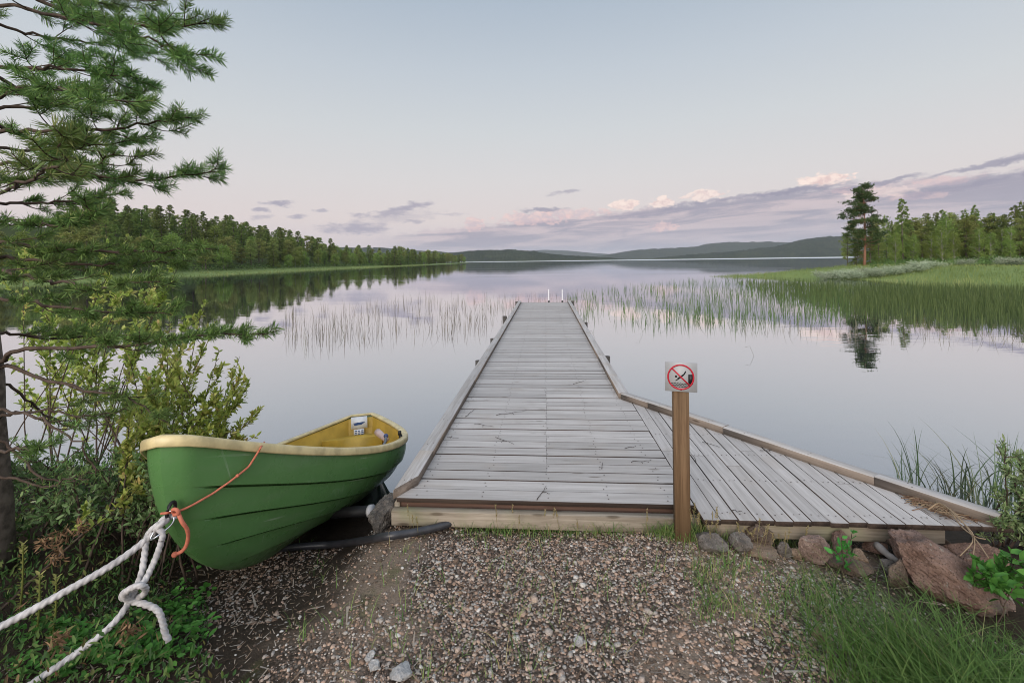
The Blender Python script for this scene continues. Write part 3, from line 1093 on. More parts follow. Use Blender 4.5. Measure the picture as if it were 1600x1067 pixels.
    # transom
    Y, W_, Z = surf(np.array([1.0]), ts[:, None], 0, .026)
    v = np.stack([np.concatenate([W_, -W_], 1), np.concatenate([Y, Y], 1), np.concatenate([Z, Z], 1)], -1).reshape(-1, 3)
    n = len(ts); i = np.arange(n - 1) * 2
    mb.add(v, np.stack([i, i + 1, i + 3, i + 2], -1))
    hull = mb.build('hull', hullm, boat)
    # smooth along the planks but keep the clinker edges
    me = hull.data
    me.polygons.foreach_set('use_smooth', np.ones(len(me.polygons), bool))
    try:
        me.set_sharp_from_angle(angle=radians(28))
    except Exception:
        pass
    # keel strip
    kp = []
    for a in np.linspace(0, 1, 60):
        y, w_, z = surf(np.array(a), np.array(0.0)); kp.append((0, float(y), float(z) - .012))
    stem = [(0, float(surf(np.array(0.0), np.array(t))[0]) - .006, float(surf(np.array(0.0), np.array(t))[2])) for t in np.linspace(.22, .02, 30)]
    v, f = tube(smooth_path(kp[2::5], 90), np.concatenate([np.linspace(.002, .013, 20), np.full(70, .013)]), 8)
    MB().add(v, f).build('keel', hullm, boat, smooth=True)
    # inside shell
    mb = MB()
    ti = np.linspace(.42, .985, 14); ai = np.concatenate([np.linspace(.03, .15, 8)[:-1], np.linspace(.15, .985, 44)])
    rows = {}
    for sd in (1, -1):
        Y, W_, Z = surf(ai[None], ti[:, None], .036, 0)
        v = np.stack([sd * W_, Y, Z], -1); rows[sd] = v
        n, m_ = v.shape[:2]
        i = np.arange(n - 1)[:, None] * m_ + np.arange(m_ - 1)[None]
        f = np.stack([i, i + 1, i + m_ + 1, i + m_], -1).reshape(-1, 4)
        mb.add(v.reshape(-1, 3), f)
    m_ = len(ai)
    f2 = np.stack([np.arange(m_ - 1), np.arange(1, m_), m_ + np.arange(1, m_), m_ + np.arange(m_ - 1)], -1)
    mb.add(np.vstack([rows[1][0], rows[-1][0]]), f2)
    for col in (0, -1):
        e = np.vstack([rows[1][:, col], rows[-1][:, col]]); n = len(ti)
        mb.add(e, np.stack([np.arange(n - 1), np.arange(1, n), n + np.arange(1, n), n + np.arange(n - 1)], -1))
    mb.build('inner_shell', yel, boat, smooth=True)
    # gunwale: rounded moulding all round
    g0 = np.linspace(0, 1, 70)
    Y, W_, Z = surf(g0, np.ones(70))
    cl = np.sqrt(1 - (1 - np.clip(g0 / .022, 0, 1)) ** 2)
    loop = [(W_[i] * max(cl[i], 0.0), Y[i], Z[i]) for i in range(70)]
    rim = loop + [(-x, y, z) for (x, y, z) in loop[::-1]][:-1]
    rim = np.array(rim); n = len(rim)
    nx, pv = np.roll(rim, -1, 0), np.roll(rim, 1, 0)
    T = norm(nx - pv); T[:, 2] = 0; T = norm(T)
    N_ = np.stack([T[:, 1], -T[:, 0], 0 * T[:, 0]], -1)
    cen = np.array([0, L * .55, 0])
    sgn = np.sign(((rim - cen) * N_)[:, :2].sum(1)); N_ = N_ * sgn[:, None]
    N_ = norm(N_ + .5 * (np.roll(N_, 1, 0) + np.roll(N_, -1, 0)))
    sec = [(-.040, -.012), (-.038, .004), (-.031, .010), (-.01, .013), (.014, .012), (.024, .007), (.028, -.004), (.027, -.034), (.023, -.041), (.008, -.041), (.008, -.012)]
    V = np.stack([rim + N_ * o + np.array([0, 0, z]) for o, z in sec], 1)
    k = len(sec); i = np.arange(n)[:, None]; j = np.arange(k)[None]
    f = np.stack([i * k + j, i * k + (j + 1) % k, ((i + 1) % n) * k + (j + 1) % k, ((i + 1) % n) * k + j], -1).reshape(-1, 4)
    gw = MB().add(V.reshape(-1, 3), f).build('gunwale', cream, boat, smooth=True)
    gw.data.polygons.foreach_set('use_smooth', np.ones(len(gw.data.polygons), bool))
    # stern bench: moulded box seat with a raised edge, and a thwart amidships
    def seat(y0, y1, z, name, drop, ins=.05):
        mb = MB()
        ys = np.linspace(y0, y1, 10); s = ys / L
        hw = []
        for yq in ys:                          # inside half breadth of the hull at this height
            best = 0.0
            tt = np.linspace(.2, .99, 60)
            aq = np.full(60, yq / L)
            for _ in range(4):
                Yq, Wq, Zq = surf(aq, tt, .050, 0)
                aq = np.clip(aq + (yq - Yq) / L, 0, 1)
            hw.append(float(np.interp(z - drop * .5, Zq, Wq)))
        hw = np.array(hw) - ins
        top = [(hw[i], ys[i], z) for i in range(10)] + [(-hw[i], ys[i], z) for i in range(9, -1, -1)]
        top = np.array(top); n = len(top)
        low = top.copy(); low[:, 2] -= drop; low[:, 0] *= .93
        inn = top.copy(); c = top.mean(0); inn = c + (top - c) * np.array([.90, .86, 1]); inn[:, 2] = z - .012
        mid = top.copy(); c2 = c + (top - c) * np.array([.98, .97, 1]); c2[:, 2] = z + .006
        q = lambda a, b: np.array([[a + i, a + (i + 1) % n, b + (i + 1) % n, b + i] for i in range(n)])
        mb.add(np.vstack([low, top, c2, inn]), [q(0, n), q(n, 2 * n), q(2 * n, 3 * n), np.arange(3 * n, 4 * n)[None]])
        return mb.build(name, yel, boat)
    seat(L * .885, L * .960, .485, 'stern_seat', .20, .004)
    seat(L * .50, L * .585, .40, 'rowing_thwart', .12, .004)
    # sticker with two white labels inside the transom
    wht = flat('label_white', (.70, .72, .76), .4, .4, .04)
    blu = flat('label_blue', (.03, .075, .22), .4, .4, .05)
    yt = L * .985 - .062
    zt = float(gh(np.array(.985)))
    pl = MB(); v, f = box(-.092, .092, yt - .004, yt, zt - .125, zt + .004); pl.add(v, f)
    lab = pl.build('label_plate', wht, boat)
    mb = MB()
    for (x0, x1, z0, z1) in ((-.06, .05, .045, .058), (-.03, .065, .058, .066), (-.07, -.03, .060, .066), (-.055, .03, .038, .045)):
        v, f = box(x0, x1, yt - .0055, yt - .0045, zt - .125 + z0, zt - .125 + z1); v[:, 2] += v[:, 0] * .06; mb.add(v, f)
    mb.build('label_lettering', blu, lab)
    mb = MB(); v, f = box(-.062, .055, yt - .008, yt - .0045, zt - .205, zt - .132); mb.add(v, f)
    lab2 = mb.build('label_plate', wht, boat)
    mb = MB()
    for zz in (.018, .038, .056):
        for x0 in (-.05, -.015, .022):
            v, f = box(x0, x0 + .026, yt - .0095, yt - .0085, zt - .205 + zz - .006, zt - .205 + zz + .004); mb.add(v, f)
    mb.build('label_lettering', blu, lab2)
    # rowlock gear on the near side of the stern
    pink = flat('pale_plastic', (.55, .40, .36), .4, .4, .1)
    gry = flat('grey_metal', (.16, .17, .19), .4, .5, .1, metal=.5)
    blc = flat('black_rubber', (.012, .012, .013), .55, .4)
    def wpt(px, py, d): return np.array(boat.matrix_world.inverted() @ mathutils.Vector(at_d(px, py, d)))
    a = wpt(590, 675, 4.75); b = wpt(604, 687, 4.55)
    v, f = tube(np.linspace(a, b, 5), [.036, .035, .032, .029, .026], 14)
    gr = MB().add(v, f).build('oar_grip', pink, boat, smooth=True)
    v, f = tube(np.array([a + (a - b) * .03, a + (a - b) * .001]), .0325, 14)
    MB().add(v, f).build('grip_end', flat('dark_red_rubber', (.07, .02, .015), .6), gr)
    pts = [wpt(595, 700, 4.35), wpt(599, 696, 4.4), wpt(602.5, 689, 4.45), wpt(603, 681, 4.5)]
    v, f = tube(smooth_path(pts, 12), .014, 10)
    hd = MB().add(v, f).build('rowlock', gry, boat, smooth=True)
    iv, if_ = ico(2)
    MB().add(iv * .024 + pts[-1], if_).build('rowlock_cap', flat('blue_plastic', (.05, .07, .17), .4), hd, smooth=True)
    mb = MB()
    for (px, py) in ((624.5, 676), (626, 681.5)):
        c = wpt(px, py, 4.33); v, f = tube(np.array([c + [0, 0, -.02], c + [0, 0, .018]]), .016, 8); mb.add(v, f)
    mb.build('rowlock_socket', blc, boat)
    # bow eye and lifting handle on the stem
    e = np.array(boat.matrix_world.inverted() @ mathutils.Vector(at_d(272, 795, 2.165)))
    th = np.linspace(0, 2 * pi, 20)
    v, f = tube(np.stack([e[0] + .006 * np.sin(th), e[1] - .020 + .026 * np.cos(th), e[2] + .036 * np.sin(th)], -1), .008, 8)
    MB().add(v, f).build('bow_eye', blc, boat, smooth=True)
    return boat


boat = build_boat()


# ------------------------------------------------------------------ ropes, pipe, block
ROPE = flat('white_rope', (.43, .415, .42), .85, .15, .28, 30, .0010)
ORANGE = flat('orange_cord', (.52, .16, .10), .7, .3, .12, 60, .0004)


def rope(pts, R, n, lob=3, tw=None):
    P = smooth_path([at_d(*p) for p in pts], n)
    return tube(P, R, 15 if lob else 8, lob, .32 if lob else 0, tw if tw else (2 * pi / (R * 6.2)) / 1.0)


def build_ropes():
    v1, f1 = rope([(276, 805, 2.15), (255, 812, 2.13), (234, 838, 2.10), (180, 879, 2.02), (98, 926, 1.93), (0, 979, 1.85), (-110, 1030, 1.77)], .0140, 460)
    mb = MB().add(v1, f1)
    tag(recentre(mb.build('mooring_rope', ROPE, smooth=True)), 'white twisted rope pulled taut from the bow of the green boat to the side', 'rope')
    mb = MB()
    for pts in ([(262, 812, 2.12), (243, 822, 2.11), (230, 838, 2.10), (226, 866, 2.07), (222, 892, 2.05), (214, 915, 2.02), (206, 931, 2.0), (190, 958, 1.96), (165, 985, 1.92), (122, 1018, 1.87), (52, 1066, 1.80), (-30, 1120, 1.74)],
                [(247, 824, 2.09), (254, 836, 2.085), (247, 862, 2.07), (236, 888, 2.05), (225, 908, 2.02), (212, 918, 1.99), (196, 924, 1.97), (191, 932, 1.985), (204, 936, 2.02), (222, 930, 2.0), (228, 920, 1.98), (220, 914, 1.955), (204, 919, 1.95), (194, 930, 1.96), (205, 938, 1.99), (228, 944, 2.0), (246, 953, 2.0), (254, 970, 2.0), (258, 988, 2.0), (264, 1001, 2.0)]):
        v, f = rope(pts, .0122, 460); mb.add(v, f)
    v, f = rope([(262, 812, 2.12), (253, 818, 2.09), (247, 824, 2.09), (243, 828, 2.095)], .0122, 60); mb.add(v, f)
    tag(recentre(mb.build('knotted_rope', ROPE, smooth=True)), 'white knotted rope with a loose tail hanging slack below the boat bow', 'rope')
    # snap hook joining the ropes to the bow eye
    P = smooth_path([at_d(*p) for p in [(263, 802, 2.14), (240, 832, 2.09), (236, 842, 2.075), (245, 838, 2.07), (268, 819, 2.12), (272, 806, 2.14), (266, 798, 2.15), (261, 804, 2.14)]], 60)
    v, f = tube(P, .0042, 8)
    tag(recentre(MB().add(v, f).build('snap_hook', flat('bright_steel', (.55, .57, .60), .25, .5, .05, metal=.9), smooth=True)), 'small bright steel snap hook at the bow eye of the green boat', 'hook')
    from mathutils.bvhtree import BVHTree
    trees = []
    bpy.context.view_layer.update()
    for o in boat.children:
        if o.name in ('hull', 'gunwale'):
            mw = o.matrix_world
            trees.append(BVHTree.FromPolygons([mw @ q.co for q in o.data.vertices], [list(q.vertices) for q in o.data.polygons]))
    pts = []
    for (px, py) in [(413, 691), (408, 698), (404, 705), (397, 716), (389, 728), (380, 736), (371, 743), (358, 753), (345, 762), (332, 771), (318, 779), (304, 787), (290, 794), (276, 799)]:
        d1 = mathutils.Vector(at_d(px, py, 1.0)) - mathutils.Vector((0, 0, HC))
        hit = min([t.ray_cast((0, 0, HC), d1.normalized())[0].y for t in trees if t.ray_cast((0, 0, HC), d1.normalized())[0]] or [2.7])
        pts.append((px, py, hit - .014))
    q = np.array(pts)
    q[1:-1, 2] = np.minimum(q[1:-1, 2], .5 * (q[:-2, 2] + q[2:, 2]))
    pts = [tuple(r_) for r_ in q]
    pts = [(px, py, min(d, pts[max(i - 1, 0)][2] + .2)) for i, (px, py, d) in enumerate(pts)]
    v, f = rope(pts + [(262, 801, 2.10), (252, 802, 2.11)], .0055, 160, 0)
    mb = MB().add(v, f)
    v, f = rope([(272, 802, 2.12), (270, 796, 2.10), (276, 796, 2.095), (279, 802, 2.10), (272, 804, 2.11)], .008, 40, 0); mb.add(v, f)
    v, f = rope([(278, 800, 2.11), (284, 814, 2.10), (292, 826, 2.12), (294, 838, 2.14), (291, 852, 2.15), (284, 861, 2.15), (273, 866, 2.14)], .0085, 60, 0); mb.add(v, f)
    iv, if_ = ico(2)
    mb.add(iv * .0135 + at_d(273, 866, 2.14), if_); mb.add(iv * .0095 + at_d(*pts[6]), if_)
    tag(recentre(mb.build('bow_cord', ORANGE, smooth=True)), 'thin orange cord tied at the boat bow and running up over the gunwale', 'cord')


build_ropes()


def on_g(px, py, dz=0.0):
    p = on_ground(px, py); p[2] += dz
    return p


PIPE = flat('black_plastic_pipe', (.030, .030, .035), .38, .5, .25, 14, .0006)
P = smooth_path([on_g(395, 868, .03), on_g(470, 862, .038), on_g(520, 860, .042), on_g(560, 856, .045), on_g(600, 850, .045), on_g(640, 843, .042), on_g(690, 832, .04), on_g(716, 824, .05)], 60)
v, f = tube(P, .0235 * (1 + .04 * np.sin(np.arange(60) * 1.9) * (np.arange(60) % 7 < 2)), 14)
tag(recentre(MB().add(v, f).build('hose_pipe', PIPE, smooth=True)), 'black plastic pipe lying on the gravel from under the boat to the jetty', 'pipe')
ea, eb = at_d(425, 806, 3.62), at_d(578, 798, 3.34)
ax = empty('boat_roller', (ea + eb) / 2 - [0, 0, .06], 'dark roller pipe with a white end cap lying under the green boat', 'roller')
v, f = tube(np.linspace(ea, eb, 6), .038, 20); MB().add(v, f).build('roller_tube', flat('dull_black_pipe', (.010, .010, .011), .6, .3), ax, smooth=True, world=True)
dd = norm(eb - ea)
v, f = tube(np.array([eb - dd * .004, eb + dd * .022]), .043, 20); MB().add(v, f).build('end_cap', flat('white_cap', (.5, .5, .52), .5), ax, world=True)


# ------------------------------------------------------------------ stones
def stonemat(name, a, b, c, sc=1.0):
    def bld(g, p, out):
        P = g.coord()
        n = g.noise(P, 7 * sc, 6, .65)
        col = g.mix(g.ss(n, .35, .65), a, b)
        col = g.mix(g.mul(g.ss(g.noise(P, 3 * sc, 5, .6), .52, .66), .8), col, c)
        sp = g.vor(P, 90 * sc)
        col = g.mix(g.mul(g.ss(sp, .40, .15), .65), col, (a[0] * .35, a[1] * .35, a[2] * .35, 1))
        col = g.mix(g.mul(g.ss(g.vor(g.vecmul(P, (1.3, 1, .8)), 60 * sc), .30, .12), .45), col, (b[0] * 1.5, b[1] * 1.5, b[2] * 1.5, 1))
        li = g.noise(P, 18 * sc, 5, .7)
        col = g.mix(g.mul(g.ss(li, .60, .68), .5), col, (.36, .36, .31, 1))
        g.put(p.inputs['Base Color'], col)
        g.put(p.inputs['Normal'], g.bump(g.add(g.noise(P, 30 * sc, 8, .75), g.mul(g.vor(P, 22 * sc), .5)), 1.0, .022))
    return material(name, bld, rough=.85, spec=.25)


ST = {'red': stonemat('red_granite', (.135, .08, .06, 1), (.26, .172, .138, 1), (.13, .11, .10, 1)),
      'pink': stonemat('pink_granite', (.20, .135, .11, 1), (.33, .235, .195, 1), (.15, .125, .115, 1)),
      'brown': stonemat('brown_rock', (.10, .072, .055, 1), (.20, .145, .11, 1), (.09, .078, .066, 1)),
      'grey': stonemat('grey_rock', (.115, .098, .085, 1), (.22, .195, .175, 1), (.095, .10, .065, 1)),
      'tan': stonemat('tan_rock', (.20, .14, .095, 1), (.31, .225, .165, 1), (.16, .125, .10, 1)),
      'dirty': stonemat('dirty_rubble', (.07, .062, .055, 1), (.17, .15, .135, 1), (.06, .055, .045, 1), 2),
      'white': stonemat('pale_quartz', (.48, .47, .47, 1), (.66, .65, .64, 1), (.42, .38, .34, 1), 3)}
ICO3 = ico(6)


def rock(c, sx, sy, sz, mat, label, seed, cat='rock', name='rock', rz=0.0, cuts=15, tilt=0.0):
    """broken boulder: a ball cut by random planes, then roughened"""
    r = np.random.default_rng(seed)
    v, f = ICO3
    v = v.copy()
    for k in range(cuts):
        n_ = norm(r.normal(size=3)); d = r.uniform(.56, .82)
        s = v @ n_
        v = v - np.maximum(s - d, 0)[:, None] * n_ * .93
    v = v + norm(v) * (vnoise(v * 2.3, seed)[:, None] * .09 + vnoise(v * 5, seed + 1)[:, None] * .05 + (np.abs(vnoise(v * 9, seed + 3)) ** .7)[:, None] * -.035 + vnoise(v * 17, seed + 2)[:, None] * .022 + vnoise(v * 36, seed + 4)[:, None] * .012)
    v = v * np.array([sx, sy, sz])
    ct, st = cos(tilt), sin(tilt)
    v = np.stack([v[:, 0] * ct + v[:, 2] * st, v[:, 1], v[:, 2] * ct - v[:, 0] * st], -1)
    ca, sa = cos(rz), sin(rz)
    v = np.stack([v[:, 0] * ca - v[:, 1] * sa, v[:, 0] * sa + v[:, 1] * ca, v[:, 2]], -1)
    v -= [0, 0, v[:, 2].min()]
    o = MB().add(v, f).build(name, ST[mat], smooth=True, loc=c)
    try:
        o.data.set_sharp_from_angle(angle=radians(32))
    except Exception:
        pass
    return tag(o, label, cat)


def rock_px(px, pyb, wpx, hpx, mat, label, seed, rz=0.0, deep=1.0, d=None, sink=.14, **k):
    if d is None:
        p = on_ground(px, pyb)
    else:
        p = at_d(px, pyb, d)
    s = p[1] / F
    p[1] += wpx * s * .35 * deep
    return rock(p - [0, 0, hpx * s * sink], wpx * s / 2 * 1.12, wpx * s / 2 * deep, hpx * s / 2 * 1.2, mat, label, seed, rz=rz, **k)


rock_px(1279, 886, 52, 46, 'pink', 'large pinkish rock with a dark foot under the front of the slanted side deck', 1, deep=.8)
rock_px(1325, 878, 42, 40, 'red', 'reddish rock beside the large pinkish rock under the side deck edge', 2, .4, deep=.8)
rock_px(1194, 862, 48, 36, 'brown', 'round brown rock under the side deck right of the sign post', 13, .2)
rock_px(1164, 868, 34, 34, 'grey', 'grey rock half hidden by dry grass right of the sign post', 14)
rock_px(1196, 878, 52, 16, 'tan', 'flat tan slab in the weeds in front of the round brown rock', 5, deep=1.2)
rock_px(1120, 866, 56, 26, 'grey', 'low mossy grey rock at the corner of jetty and side deck', 16)
rock_px(1232, 874, 24, 26, 'grey', 'small upright grey stone left of the large pinkish rock', 17)
rock_px(1248, 876, 17, 20, 'tan', 'small tan stone squeezed beside the large pinkish rock', 8)
rock_px(1350, 893, 28, 28, 'tan', 'tan angular stone in front of the reddish rock', 9, .7)
rock_px(1344, 908, 62, 20, 'brown', 'flat brown slab lying in the weeds below the reddish rock', 10, deep=1.1)
rock_px(1378, 868, 34, 22, 'red', 'small dark red stone under the side deck above the driftwood', 11)
rock_px(1426, 876, 48, 28, 'brown', 'dark brown rock in the shade under the side deck behind the driftwood', 12, .3)
rock_px(1414, 926, 40, 44, 'brown', 'brown wedge shaped stone beside the big red boulder', 23, .5, deep=.8)
rock_px(1395, 902, 24, 26, 'grey', 'small grey stone under the driftwood', 24)
rock_px(1440, 892, 26, 20, 'tan', 'small tan stone behind the big red boulder', 25)
rock_px(1480, 868, 40, 24, 'brown', 'brown stone deep under the right end of the side deck', 26, d=2.85)
rock_px(1548, 900, 110, 46, 'red', 'flat dark red rock behind the big red boulder', 27, .1, deep=.6, d=2.50, sink=.3)
rock(at_d(1538, 985, 2.15) - [0, -.20, .05], .30, .24, .155, 'red', 'big red granite boulder sloping down to the right', 29, rz=-.35, cuts=11, tilt=.42)
rock_px(1285, 1008, 21, 20, 'tan', 'small orange brown stone lying alone on the gravel', 30)
rock_px(622, 1070, 36, 18, 'white', 'white angular stone at the front of the gravel', 31, cuts=12)
rock_px(583, 1052, 20, 13, 'white', 'pale grey stone, larger of the close pair on the gravel', 32)
rock_px(577, 1036, 16, 14, 'white', 'small pale stone, upper of the close pair on the gravel', 33)
rock_px(905, 1012, 15, 12, 'white', 'single pale pebble in the middle of the gravel', 34)
# rough concrete block carrying the jetty corner
cb = rock(jl(-.085, .09, -.31), .115, .17, .135, 'dirty', 'rough grey stone block under the front left corner of the jetty', 41, cat='block', name='stone_block', cuts=14)


# ------------------------------------------------------------------ gravel and litter
def build_gravel():
    r = np.random.default_rng(11)
    v0, f0 = ico(1)
    N = 62000
    # denser where the picture sees it near: x from the bank to the rocks
    y = 1.3 + (r.random(N) ** .9) * 2.1
    x = r.uniform(-1.9, 2.6, N)
    e = vnoise(np.stack([x * 1.7, y * 1.7, 0 * x], -1), 21) * .45
    e2 = vnoise(np.stack([x * 1.1, y * 1.1, 0 * x + 9], -1), 22)
    dens = sstep(x, -1.35, -.75 + 0 * x) * sstep(x + e, 2.2, 1.3) * (1 - .9 * sstep(y, 2.75, 2.95) * (x > -.85))
    dens = np.where((x < -.6) & (y > 2.3), .40, dens) * (1 - .72 * sstep(e2, .12, .4)) + .05
    k = r.random(N) < dens
    x, y = x[k], y[k]; N = len(x)
    s = np.exp(r.normal(math.log(.0050), .42, N)); s = np.clip(s, .0025, .020)
    sc = np.stack([s * r.uniform(.9, 1.5, N), s * r.uniform(.8, 1.2, N), s * r.uniform(.35, .75, N)], -1)
    jit = 1 + r.uniform(-.28, .28, (N, len(v0), 1))
    V = v0[None] * jit * sc[:, None]
    a = r.uniform(0, 2 * pi, N); ca, sa = np.cos(a)[:, None], np.sin(a)[:, None]
    b_ = r.normal(0, .35, N); cb_, sb = np.cos(b_)[:, None], np.sin(b_)[:, None]
    X = V[..., 0] * cb_ + V[..., 2] * sb; Z = V[..., 2] * cb_ - V[..., 0] * sb
    V = np.stack([X * ca - V[..., 1] * sa, X * sa + V[..., 1] * ca, Z], -1)
    z = terrain(x, y)
    V += np.stack([x, y, z + s * .02], -1)[:, None]
    f = (np.arange(N)[:, None, None] * len(v0) + f0[None]).reshape(-1, 3)

    def b(g, p, out):
        q = g.attr('rnd')
        c = g.ramp(q, [(0, (.045, .034, .026, 1)), (.18, (.12, .085, .064, 1)), (.38, (.26, .172, .122, 1)), (.55, (.375, .258, .195, 1)), (.70, (.44, .335, .27, 1)), (.84, (.30, .27, .245, 1)), (.95, (.44, .40, .36, 1)), (1, (.58, .545, .51, 1))])
        n = g.noise(g.pos(), 150, 3)
        k2 = g.ss(n, .3, .7, .75, 1.2)
        g.put(p.inputs['Base Color'], g.mix(1.0, c, g.comb(k2, k2, k2), 'MULTIPLY'))
    o = MB().add(V.reshape(-1, 3), f, np.repeat(r.random(N), len(v0))).build('gravel', material('pebbles', b, rough=.8, spec=.25))
    tag(o, 'loose pinkish grey gravel on the shore in front of the jetty', 'gravel', kind='stuff')
    # bits of bark, straw and needles lying about
    N = 11000
    y = 1.3 + r.random(N) * 1.75; x = r.uniform(-2.3, 2.2, N)
    bias = r.random(N) < (.25 + .75 * sstep(y, 2.45, 2.8) * sstep(x, .1, .6) + .5 * sstep(x, -.9, -1.3))
    x, y = x[bias], y[bias]; N = len(x)
    z = terrain(x, y) + .012
    a = r.uniform(0, 2 * pi, N); L = np.exp(r.normal(math.log(.021), .55, N))
    d = np.stack([np.cos(a) * L, np.sin(a) * L, r.normal(0, .006, N)], -1)
    sd = np.stack([-np.sin(a), np.cos(a), 0 * a], -1) * (L * .04 + .0014)[:, None]
    c = np.stack([x, y, z], -1)
    V = np.stack([c - d / 2 - sd, c - d / 2 + sd, c + d / 2 + sd * .4 + [0, 0, .003], c + d / 2 - sd * .4 + [0, 0, .003]], 1).reshape(-1, 3)
    lit = leafmat('straw_litter', [(.05, .035, .025), (.17, .11, .07), (.30, .23, .16), (.42, .37, .31), (.10, .08, .07)], .9, .05)
    o = MB().add(V, np.arange(N)[:, None] * 4 + np.arange(4)[None], np.repeat(r.random(N), 4)).build('litter', lit)
    tag(o, 'dry straw, bark and needles scattered over the shore', 'litter', kind='stuff')


build_gravel()

TW = flat('dark_twig', (.05, .04, .035), .8, .2)
DRIFT = flat('grey_driftwood', (.28, .255, .24), .85, .2, .3, 9, .003)


def build_sticks():
    r = np.random.default_rng(5)
    spots = [(800, 645, 60, .25), (756, 664, 40, -.2), (709, 684, 22, 0), (790, 690, 46, -.5), (850, 770, 44, .9), (1000, 722, 40, .1), (905, 598, 30, .5), (735, 645, 34, 1.0), (1085, 715, 30, 1.3), (1110, 695, 26, -.6), (1150, 800, 16, -.3), (1200, 704, 36, 0.05), (985, 700, 24, .2), (940, 728, 18, 1.2)]
    for (px, py, L, a) in spots:
        p = at_z(px, py, DECK_Z + .004)
        Ls = L / F * p[1] * .8
        n = 7
        t = np.linspace(-.5, .5, n)
        dr = np.array([cos(a), sin(a) * 1.6, 0])
        P = p + np.outer(t * Ls, dr); P[:, :2] += r.normal(0, Ls * .05, (n, 2)).cumsum(0) * .6; P[:, 2] += np.abs(r.normal(0, .004, n)) + .002
        v, f = tube(smooth_path(P, 16), np.linspace(.0026, .0012, 16), 5)
        mb = MB().add(v, f)
        if L > 35:
            q = P[3]; v, f = tube(smooth_path([q, q + dr[[1, 0, 2]] * Ls * .12 * [1, -1, 1] + [0, 0, .005], q + dr[[1, 0, 2]] * Ls * .2 * [1, -1, 1]], 6), .0018, 5); mb.add(v, f)
        tag(recentre(mb.build('twig', TW)), 'thin dark bent twig lying on the grey jetty boards', 'twig', 'twigs on the jetty boards')
    # driftwood by the rocks
    P = smooth_path([at_d(1370, 851, 2.62), at_d(1396, 872, 2.50), at_d(1432, 884, 2.44), at_d(1462, 888, 2.45)], 18)
    v, f = tube(P, np.linspace(.021, .010, 18) * (1 + r.normal(0, .06, 18)), 9)
    tag(recentre(MB().add(v, f).build('driftwood', DRIFT, smooth=True)), 'thick grey driftwood branch wedged among the rocks', 'driftwood')
    P = smooth_path([at_d(1400, 882, 2.42), at_d(1430, 888, 2.38), at_d(1450, 886, 2.36), at_d(1462, 872, 2.40)], 14)
    v, f = tube(P, np.linspace(.007, .004, 14), 7)
    tag(recentre(MB().add(v, f).build('driftwood', DRIFT, smooth=True)), 'thin pale forked stick in front of the thick driftwood branch', 'driftwood')
    P = np.linspace(on_g(1262, 1051, .008), on_g(1226, 1052, .008), 4)
    v, f = tube(P, .0045, 6)
    tag(recentre(MB().add(v, f).build('stick', DRIFT)), 'short straight pale stick at the front of the gravel', 'stick')
    # dry reeds caught in the corner of the side deck
    mb = MB()
    for k in range(260):
        px = 1425 + abs(r.normal(0, 38)); pyb = 770 + (px - 1425) * .43 + r.normal(0, 4) + 4
        p = at_z(px, min(pyb, 812), DECK_Z + .006 + r.random() * .012)
        a = r.normal(-.5, .8); Ls = abs(r.normal(.07, .05)) + .02
        d = np.array([cos(a), sin(a), r.normal(0, .05)]) * Ls
        v, f = tube(np.array([p - d / 2, p + [0, 0, .004], p + d / 2]), .0013 + r.random() * .0014, 4); mb.add(v, f, float(r.random()))
    lit = leafmat('dry_reed', [(.10, .06, .04), (.22, .13, .08), (.36, .27, .17), (.20, .12, .08)], .9, .05)
    tag(recentre(mb.build('reed_litter', lit)), 'brown litter of broken reeds along the slanted edge timber', 'litter', kind='stuff')
    mb = MB()
    for pts in ([(1462, 784, 2.75), (1490, 800, 2.62), (1512, 826, 2.47), (1520, 845, 2.36), (1500, 868, 2.28)], [(1450, 796, 2.72), (1470, 786, 2.7), (1500, 812, 2.5), (1522, 838, 2.38), (1520, 872, 2.28)],
                [(1515, 832, 2.45), (1530, 850, 2.33), (1545, 872, 2.25)], [(1480, 792, 2.7), (1502, 822, 2.48), (1524, 838, 2.36), (1540, 842, 2.32)]):
        v, f = tube(smooth_path([at_d(*p) for p in pts], 14), np.linspace(.0045, .0025, 14), 5); mb.add(v, f, .6)
    tag(recentre(mb.build('dry_reeds', lit)), 'bent dry reed stalks hanging over the end of the side deck', 'dry reeds', kind='stuff')


build_sticks()


